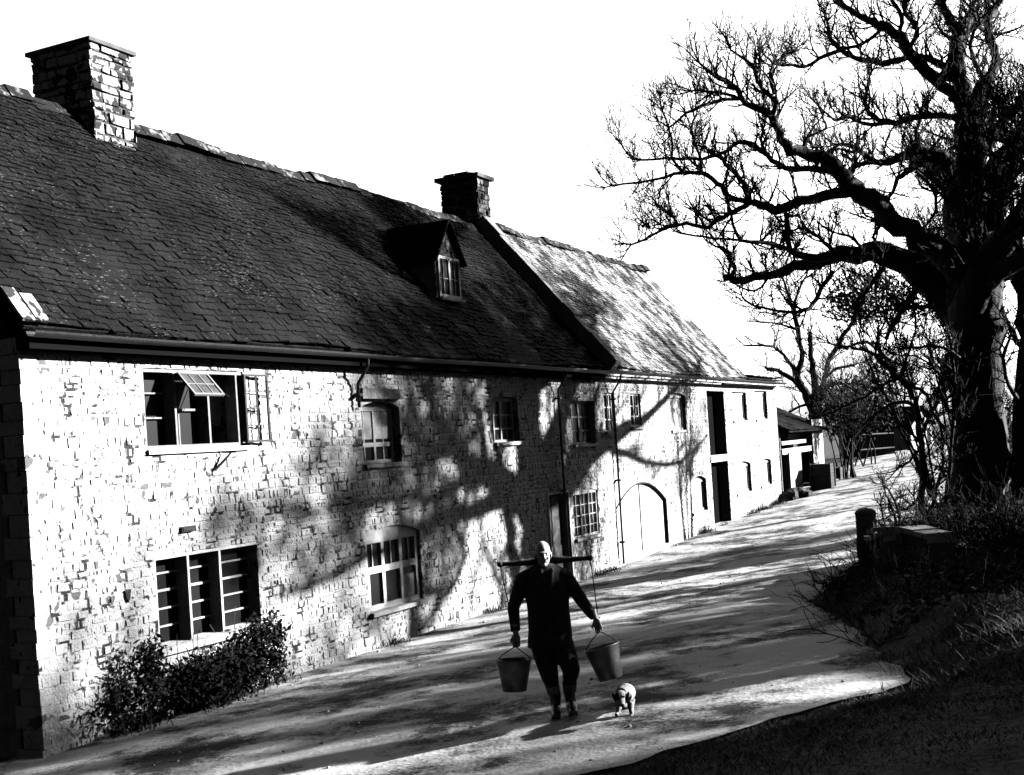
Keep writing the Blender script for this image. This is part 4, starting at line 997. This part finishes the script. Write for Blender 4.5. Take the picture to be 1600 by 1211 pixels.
for i,(x,y,h,r) in enumerate(((14.8,30.0,9.0,.26),(17.5,20.5,7.8,.22),(20,27,8.6,.24),(14.6,17.6,4.6,.08),(13.4,20.6,4.0,.07),(15.2,22.4,5.0,.09),(17.5,16.2,6.0,.14),(12.8,22.9,3.6,.06),(14.0,19.2,4.2,.06),(16.4,24.4,5.6,.10),(13.9,24.6,3.9,.06),(15.8,18.8,5.2,.08),(18.8,22.6,6.4,.12),(13.1,18.4,2.9,.05),(19.0,18.5,7.,.15),(17.0,27.2,6.8,.14),(18.5,25.6,7.4,.12),(21.5,24.0,8.5,.2),(19.6,20.6,7.,.10),(22.5,27.5,9.,.16),(15.9,21.1,4.6,.05),(16.8,22.9,5.2,.06),(14.9,25.6,4.4,.06),(23,21.5,8.8,.18),(16.6,25.8,6.,.10),(19.2,23.8,7.,.12),(21.2,20.4,8.,.14),(14.4,21.6,4.4,.07),(15.4,27.4,5.6,.08),(18.2,28.4,7.6,.13),(16.9,18.6,5.6,.10),(17.9,24.2,6.2,.07),(20.5,18.2,7.4,.12))):
    if not clear(x,y,.14*h if h>6 else .09*h): print('skip',x,y); continue
    bare_tree(x,y,h,100+i,'bare tree of the hedgerow on the right bank',r=r,group=GRP,twl=1.1 if h>6 else .6,nl=15,crown=.3)

def coppice(x,y,h,seed):
    rnd=random.Random(seed); z=hgt(x,y); e=empty('coppiced_hazel',(x,y,z),'many stemmed bare hazel of the hedgerow on the right bank','tree',GRP); a=MB(); b=MB()
    for k in range(9):
        an=rnd.uniform(0,6.28); p=Vector((x+.25*math.cos(an),y+.25*math.sin(an),z-.1)); d=Vector((math.cos(an)*.16,math.sin(an)*.16,1)).normalized(); hh=h*rnd.uniform(.6,1.1); P=[p];rr=[.045]
        for s_ in range(6):
            d=(d+Vector((rnd.uniform(-1,1),rnd.uniform(-1,1),.3))*.09).normalized(); P.append(P[-1]+d*hh/6); rr.append(.045*(1-.13*(s_+1)))
            if s_>1: twig(b,P[-1],d+Vector((rnd.uniform(-1,1),rnd.uniform(-1,1),0)),.7,.008,1,rnd)
        a.tube(P,rr,5)
    a.build('stem',M_bark,e,True); b.build('crown',M_twig,e)
for i,(x,y,h) in enumerate(((12.9,19.4,2.7),(13.6,22.3,3.4),(14.6,20.0,3.6),(13.2,24.2,3.2),(15.2,24.0,4.2),(16.0,18.0,4.0),(16.4,22.0,4.4),(14.4,26.6,3.8),(17.6,19.4,4.8),(18.0,25.0,5.0),(15.0,17.0,3.4),(12.6,21.6,2.6),(17.0,16.2,4.2),(19.4,22.4,5.2),(13.9,18.0,3.3),(15.4,19.6,4.0),(14.2,23.6,3.8),(16.2,20.3,4.3),(17.2,23.4,5.0),(18.6,21.0,5.0),(20.4,24.2,6.0),(18.4,17.4,4.9),(15.6,25.6,4.4),(19.8,19.4,5.4),(21.8,22.4,6.2),(13.4,25.6,3.4))):
    if clear(x,y): coppice(x,y,h,300+i)
# ------------------------------------------------------------------ man with yoke and buckets
MD=11.75
foot=at(878,1122,MD); mz=hgt(foot.x,foot.y)
# put him on the ground along his own sight line
r_=ray(878,1122); t=8.
while t<18 and (CAMP+r_*t).z>hgt((CAMP+r_*t).x,(CAMP+r_*t).y)+.02: t+=.01
MD=t; foot=CAMP+r_*t; print('man depth',t,tuple(foot))
def person_local(px,py,dy=0.):
    """picture position to the figure's own frame: x right, y away, z up"""
    q=at(px,py,MD+dy)-foot; return Vector((q.x*RT[0]+q.y*RT[1],q.x*FW[0]+q.y*FW[1],q.z))
PL=person_local
hx,hy=foot.x-.07+sd.x/math.cos(R_(SUN_EL))*8.2,foot.y+.08+sd.y/math.cos(R_(SUN_EL))*8.2; htop=mz+1.36+.364*8.2  # unseen foliage column added towards the sun, so its shadow darkens the man's body
HE=empty('added_shade_tree',(hx,hy,hgt(hx,hy)),'narrow dense foliage column added out of view to shade the man','tree'); m=MB(); lm=MB(); rnd=random.Random(5); zb=hgt(hx,hy)
for k in range(7):
    u=k/6; m.ell((hx,hy,lerp(zb+.4,htop-.25,u)),(.31,.31,.4),10,8)
leaves(lm,(hx,hy,(zb+htop)/2+.1),(.36,.36,(htop-zb)/2-.05),5200,.03,rnd,6)
m.build('added_inner_foliage',M_leaf,HE); lm.build('foliage',M_leaf,HE); t_=MB(); t_.tube([(hx,hy,zb-.1),(hx,hy,zb+.6)],.07,7); t_.build('trunk',M_bark,HE)  # foliage and trunk are parts of the added shade tree, out of view
MAN=empty('person',foot,'bald man in long dark coat walking down the lane with a yoke across his shoulders','person',rz=YAW)
def pt(lst): return [PL(*q) for q in lst]
# body: head, neck, trunk and hands as one remeshed skin
hc=PL(848,866,-.02); S=1/FPX*MD
b=MB(); rotH=Matrix.Rotation(R_(12),3,'X')
b.ell(hc+Vector((0,.015,.03)),(.074,.094,.095),20,14,rotH)          # skull
b.ell(hc+Vector((.006,-.03,-.035)),(.058,.066,.085),16,12)           # jaw and face
b.ell(hc+Vector((.010,-.098,-.012)),(.012,.020,.026),8,7)            # nose
b.ell(hc+Vector((.010,-.105,-.026)),(.016,.014,.010),8,6)
b.ell(hc+Vector((.006,-.078,.018)),(.052,.022,.012),12,6)            # brow
b.ell(hc+Vector((.006,-.084,-.064)),(.024,.012,.008),10,6)           # lips
b.ell(hc+Vector((.006,-.080,-.098)),(.024,.02,.018),10,6)            # chin
for s in (-1,1):
    b.ell(hc+Vector((s*.077,.012,-.01)),(.011,.020,.033),8,8); b.ell(hc+Vector((s*.036+.006,-.068,-.03)),(.02,.02,.018),8,6)
b.tube([hc+Vector((0,.03,-.05)),hc+Vector((-.005,.06,-.14)),hc+Vector((0,.09,-.22))],[.056,.055,.07],12)
b.tube([hc+Vector((0,.09,-.2)),hc+Vector((0,.1,-.5)),hc+Vector((.0,.08,-.85))],[.10,.13,.12],12)
def hand(mb,w_,d,palm_n,curl_dir,s=1.):
    """palm, five fingers closing round a handle; w_ wrist, d direction of hand, curl towards curl_dir"""
    d=d.normalized(); c=curl_dir.normalized(); side=d.cross(c).normalized()
    mb.tube([w_-d*.10,w_-d*.03,w_],[.034,.03,.027],10)
    for k in (-1,0,1): mb.ell(w_+d*.045+side*.022*k,(.021,.021,.045),8,8,d.to_track_quat('Z','Y').to_matrix())
    for k,(ln,rr) in enumerate(((.075,.0095),(.082,.0098),(.076,.0095),(.062,.0085))):
        o=w_+d*.082+side*(.031-.0205*k); p1=o+d*ln*.36+c*ln*.10; p2=p1+d*ln*.12+c*ln*.38; p3=p2-d*ln*.26+c*ln*.14
        mb.tube([o-d*.02,o,p1,p2,p3],[rr*1.1,rr*1.15,rr*1.02,rr*.95,rr*.8],8)
    o=w_+d*.03+side*.033; p1=o+side*.022*s+d*.028+c*.02; p2=p1+d*.02+c*.03-side*.012; mb.tube([o,p1,p2],[.013,.0115,.009],8)
    return w_+d*.115+c*.022
# wrists
wl=PL(806,991,-.02); wr=PL(931,968,-.06)
gl_=hand(b,wl,Vector((.0,-.03,-1)),None,Vector((0,-1,0)))
gr_=hand(b,wr,Vector((.22,-.1,-.9)),None,Vector((-.1,-1,0)))
body=b.build('body',M_skin,MAN,True); remesh(body,.0058,2)
# eyes
for s in (-1,1): e_=MB(); e_.ell(hc+Vector((s*.033+.006,-.0805,-.002)),(.012,.007,.006),8,6); e_.build('eye',M_darkw,MAN,True)
# close cropped grey hair round the back and sides
h_=MB()
for k in range(13):
    a_=math.pi*(k/12); h_.ell(hc+Vector((.068*math.cos(a_),.03+.072*math.sin(a_),-.028)),(.016,.016,.028),7,6)
hair=h_.build('hair',M_hair,MAN,True); remesh(hair,.007,2)
# coat
c=MB()
sh_l=PL(818,903,.03); sh_r=PL(884,900,.03); hem=PL(862,1010,.0); 
zc=lambda py:PL(850,py).z; xc=lambda px,py:PL(px,py).x
def ring(py,pxl,pxr,ry,dy=.02):
    a_=PL(pxl,py); b_=PL(pxr,py); return ((a_.x+b_.x)/2,dy,a_.z,(b_.x-a_.x)/2,ry)
c.loft([ring(1013,824,897,.16,.03),ring(1005,824,896,.165,.03),ring(985,825,894,.155,.03),ring(955,824,890,.145,.035),ring(925,820,889,.15,.04),ring(905,813,889,.14,.05),ring(894,817,884,.11,.055),ring(887,830,872,.075,.05),ring(882,838,863,.06,.04)],24)
# sleeves
elL=PL(802,950,.06); elR=PL(907,937,.04)
c.tube([sh_l+Vector((.03,0,.0)),sh_l,sh_l.lerp(elL,.5),elL,elL.lerp(wl,.6),wl+Vector((0,0,.03))],[.085,.078,.07,.062,.053,.047],14)
c.tube([sh_r+Vector((-.03,0,.0)),sh_r,sh_r.lerp(elR,.5),elR,elR.lerp(wr,.6),wr+Vector((-.015,0,.025))],[.085,.078,.068,.062,.054,.047],14)
# skirts flare, lapels, pocket flaps, collar
c.tube([PL(845,889,-.03),PL(849,905,-.085),PL(856,925,-.10)],[.014,.014,.010],8)
c.tube([PL(864,888,-.03),PL(862,905,-.085),PL(858,925,-.10)],[.014,.014,.010],8)
for (x_,y_) in ((838,985),(880,984)): c.ell(PL(x_,y_,-.125),(.06,.012,.018),10,6)
coat=c.build('coat',M_coat,MAN,True)
c.v=[tuple(Vector(v)+Vector((1,1,0))*(.011*noise.noise(Vector(v)*9)+.007*noise.noise(Vector((v[0]*6,v[1]*6,v[2]*22))))) for v in c.v]; coat.data.vertices.foreach_set('co',[q for v in c.v for q in v])
remesh(coat,.011,2)
# trousers tucked in boots (wide at the knee)
t_=MB()
hipL=PL(846,1005,.03); hipR=PL(878,1005,.03); knL=PL(858,1052,-.03); knR=PL(890,1048,-.10); anL=PL(868,1092,.02); anR=PL(890,1088,.02)
t_.ell(PL(861,998,.03),(.16,.12,.12),14,10)
t_.tube([hipL,hipL.lerp(knL,.5)+Vector((-.0,0,0)),knL,knL.lerp(anL,.35),knL.lerp(anL,.7)],[.115,.105,.092,.075,.056],14)
t_.tube([hipR,hipR.lerp(knR,.5)+Vector((.01,0,0)),knR+Vector((.015,0,0)),knR.lerp(anR,.4),knR.lerp(anR,.7)],[.115,.105,.088,.066,.054],14)
t_.ell(PL(898,1047,-.04),(.05,.07,.09),10,8)
tr=t_.build('trousers',M_trou,MAN,True); remesh(tr,.011,3)
for (an,toe,kn) in ((anL,PL(869,1121,-.10),knL),(anR,PL(896,1116,-.13),knR)):
    k_=MB(); gz_=lambda yy: toe.z+.0+(yy-toe.y)*.0
    heel=Vector((toe.x*.35+an.x*.65,an.y+.03,toe.z+.05))
    k_.tube([kn.lerp(an,.42),kn.lerp(an,.75),an+Vector((0,.0,.03)),heel+Vector((0,-.015,.05)),heel],[.074,.066,.056,.052,.048],14)
    k_.tube([heel,heel.lerp(toe,.5)+Vector((0,0,.030)),toe+Vector((0,.01,.030)),toe+Vector((0,-.045,.024))],[.05,.052,.050,.032],14)
    k_.box((heel.x-.04,heel.y-.05,toe.z-.012),(heel.x+.04,heel.y+.035,toe.z+.03))
    k_.hexa([(heel.x-.04,heel.y-.05,toe.z-.006),(heel.x+.04,heel.y-.05,toe.z-.006),(toe.x+.045,toe.y-.05,toe.z-.006),(toe.x-.045,toe.y-.05,toe.z-.006)]+[(heel.x-.04,heel.y-.05,toe.z+.03),(heel.x+.04,heel.y-.05,toe.z+.03),(toe.x+.045,toe.y-.05,toe.z+.025),(toe.x-.045,toe.y-.05,toe.z+.025)])
    bo=k_.build('boot',M_boot,MAN,True); remesh(bo,.009,1)
# yoke: a shaped wooden bar with a hollow for the neck, separate thing carried by him
ya_=PL(781,882,.09); yb_=PL(922,872,.09)
YK=empty('shoulder_yoke',foot,'wooden shoulder yoke lying across the back of the man','yoke',rz=YAW)
m=MB(); n_=14; pts=[];rs=[]
for i in range(n_+1):
    u=i/n_; p=ya_.lerp(yb_,u); bulge=math.exp(-((u-.5)/.13)**2); p=p+Vector((0,.035*bulge,.012*bulge)); pts.append(p); rs.append(.019+.022*math.exp(-((u-.5)/.3)**2))
m.tube(pts,rs,10); o=m.build('bar',M_wood,YK,True)
for q in (ya_,yb_): m=MB(); m.tube([q+Vector((0,-.024,0)),q+Vector((0,.024,0))],.028,8); m.build('end_cap',M_wood,YK,True)
# ropes down to the buckets
def bucket(topc,w_,h_,tilt,label,grip,tp,seed):
    e=empty('bucket',foot,label,'bucket','the pair of tin buckets',rz=YAW); ax=(Matrix.Rotation(tilt[0],3,'Y')@Matrix.Rotation(tilt[1],3,'X'))
    u=ax@Vector((0,0,1)); r1=w_/2;r2=w_*.34; K=20
    m=MB(); prof=[(r2*.96,0.0),(r2,0.0),(r2+(r1-r2)*.5,h_*.5),(r1,h_),(r1+.008,h_+.006),(r1-.006,h_-.002),(r2+(r1-r2)*.5-.008,h_*.5),(r2-.008,.02),(.001,.02)]
    n0=0
    prof=[(.001,.0)]+prof[1:]
    for (r,z) in prof:
        for j in range(K):
            a=2*math.pi*j/K; m.v.append(tuple(topc+ax@Vector((r*math.cos(a),r*math.sin(a),z-h_))))
    for i in range(len(prof)-1):
        for j in range(K):
            a=i*K+j;b_=i*K+(j+1)%K; m.f.append((a,b_,b_+K,a+K))
    m.build('pail',M_tin,e,True)
    m=MB(); pr=[]
    for j in range(K+1): a=2*math.pi*j/K; pr.append(topc+ax@Vector(((r1+.004)*math.cos(a),(r1+.004)*math.sin(a),.0)))
    m.tube(pr,.007,6,False); m.build('rim',M_tin,e,True)
    L0=topc+ax@Vector((-r1,0,-.01)); R0=topc+ax@Vector((r1,0,-.01)); pts=[]
    for j in range(13):
        a=math.pi*j/12; v=L0.lerp(R0,j/12); s=math.sin(a)**.8; pts.append(v.lerp(Vector((lerp(v.x,grip.x,.65*s),lerp(v.y,grip.y,s),grip.z)),s) if 0<j<12 else v)
    m=MB(); m.tube(pts,.0055,6); m.build('handle',M_iron,e,True)
    m=MB(); m.tube([tp,tp.lerp(grip,.5)+Vector((.004,0,0)),grip+Vector((0,.0,.0))],.006,5); m.build('rope',M_wood,e,True)
bl=PL(803,1031,-.04); bucket(bl,.335,.295,(R_(2),R_(-4)),'tin bucket hanging at the end of the yoke nearer the cottage',gl_,ya_,1)
br=PL(940,1011,-.06); bucket(br,.335,.31,(R_(-13),R_(-6)),'tilted tin bucket hanging at the end of the yoke nearer the dog',gr_,yb_,2)

# ------------------------------------------------------------------ dog
r_=ray(976,1121); t=8.
while t<18 and (CAMP+r_*t).z>hgt((CAMP+r_*t).x,(CAMP+r_*t).y)+.02: t+=.01
dl=CAMP+r_*t; DD=t; S=DD/FPX
DOG=empty('dog',dl,'small white terrier with dark ears trotting beside the man','dog',rz=YAW)
def DL(px,py,dy=0.):
    q=at(px,py,DD+dy)-dl; return Vector((q.x*RT[0]+q.y*RT[1],q.x*FW[0]+q.y*FW[1],q.z))
b=MB()
ch=DL(977,1090,.04)
b.tube([DL(977,1088,-.03),DL(977,1083,.06),DL(979,1082,.17),DL(980,1083,.28),DL(981,1086,.35)],[.062,.09,.086,.074,.045],16)   # trunk
b.tube([DL(977,1084,.02),DL(973,1080,-.07),DL(971,1083,-.13)],[.066,.058,.05],12)    # neck
hd=DL(970,1088,-.17); b.ell(hd,(.056,.062,.056),14,10)
b.tube([hd+Vector((0,-.03,-.02)),hd+Vector((0,-.09,-.05)),hd+Vector((.0,-.125,-.06))],[.038,.028,.021],10)   # muzzle
for (x_,y_,tx,ty_,dy) in ((969,1098,964,1119,-.04),(985,1098,987,1122,.0)):
    b.tube([DL(x_,y_,dy+.05),DL((x_+tx)/2,(y_+ty_)/2,dy+.015),DL(tx,ty_-4,dy),DL(tx-1,ty_-1.,dy-.035)],[.036,.024,.018,.02],9)
for (x_,tx,dy) in ((974,972,.28),(985,986,.32)):
    b.tube([DL(x_,1093,dy),DL(x_,1102,dy-.045),DL(tx,1109,dy+.035),DL(tx,1117,dy+.02),DL(tx,1118.5,dy-.02)],[.05,.038,.022,.016,.017],9)
b.tube([DL(981,1082,.35),DL(983,1073,.40),DL(985,1064,.41)],[.018,.014,.008],7)
bd=b.build('body',M_dogw,DOG,True); remesh(bd,.0065,2)
for s in (-1,1):
    m=MB(); m.ell(hd+Vector((s*.060,-.012,-.004)),(.016,.030,.046),10,8,Matrix.Rotation(s*R_(18),3,'Y')); m.build('ear',M_dogb,DOG,True)
m=MB(); m.ell(hd+Vector((0,-.142,-.056)),(.015,.012,.012),8,6); m.build('nose',M_dogb,DOG,True)
for s in (-1,1): m=MB(); m.ell(hd+Vector((s*.023,-.056,.008)),(.009,.007,.009),8,6); m.build('eye',M_dogb,DOG,True)
m=MB(); m.ell(hd+Vector((-.026,-.034,.008)),(.034,.038,.042),12,9); m.build('face_shade_patch',M_dogb,DOG,True)  # dark patch stands in for shade on one side of the face
for o in bpy.data.objects:
    if '_loc' in o: del o['_loc']
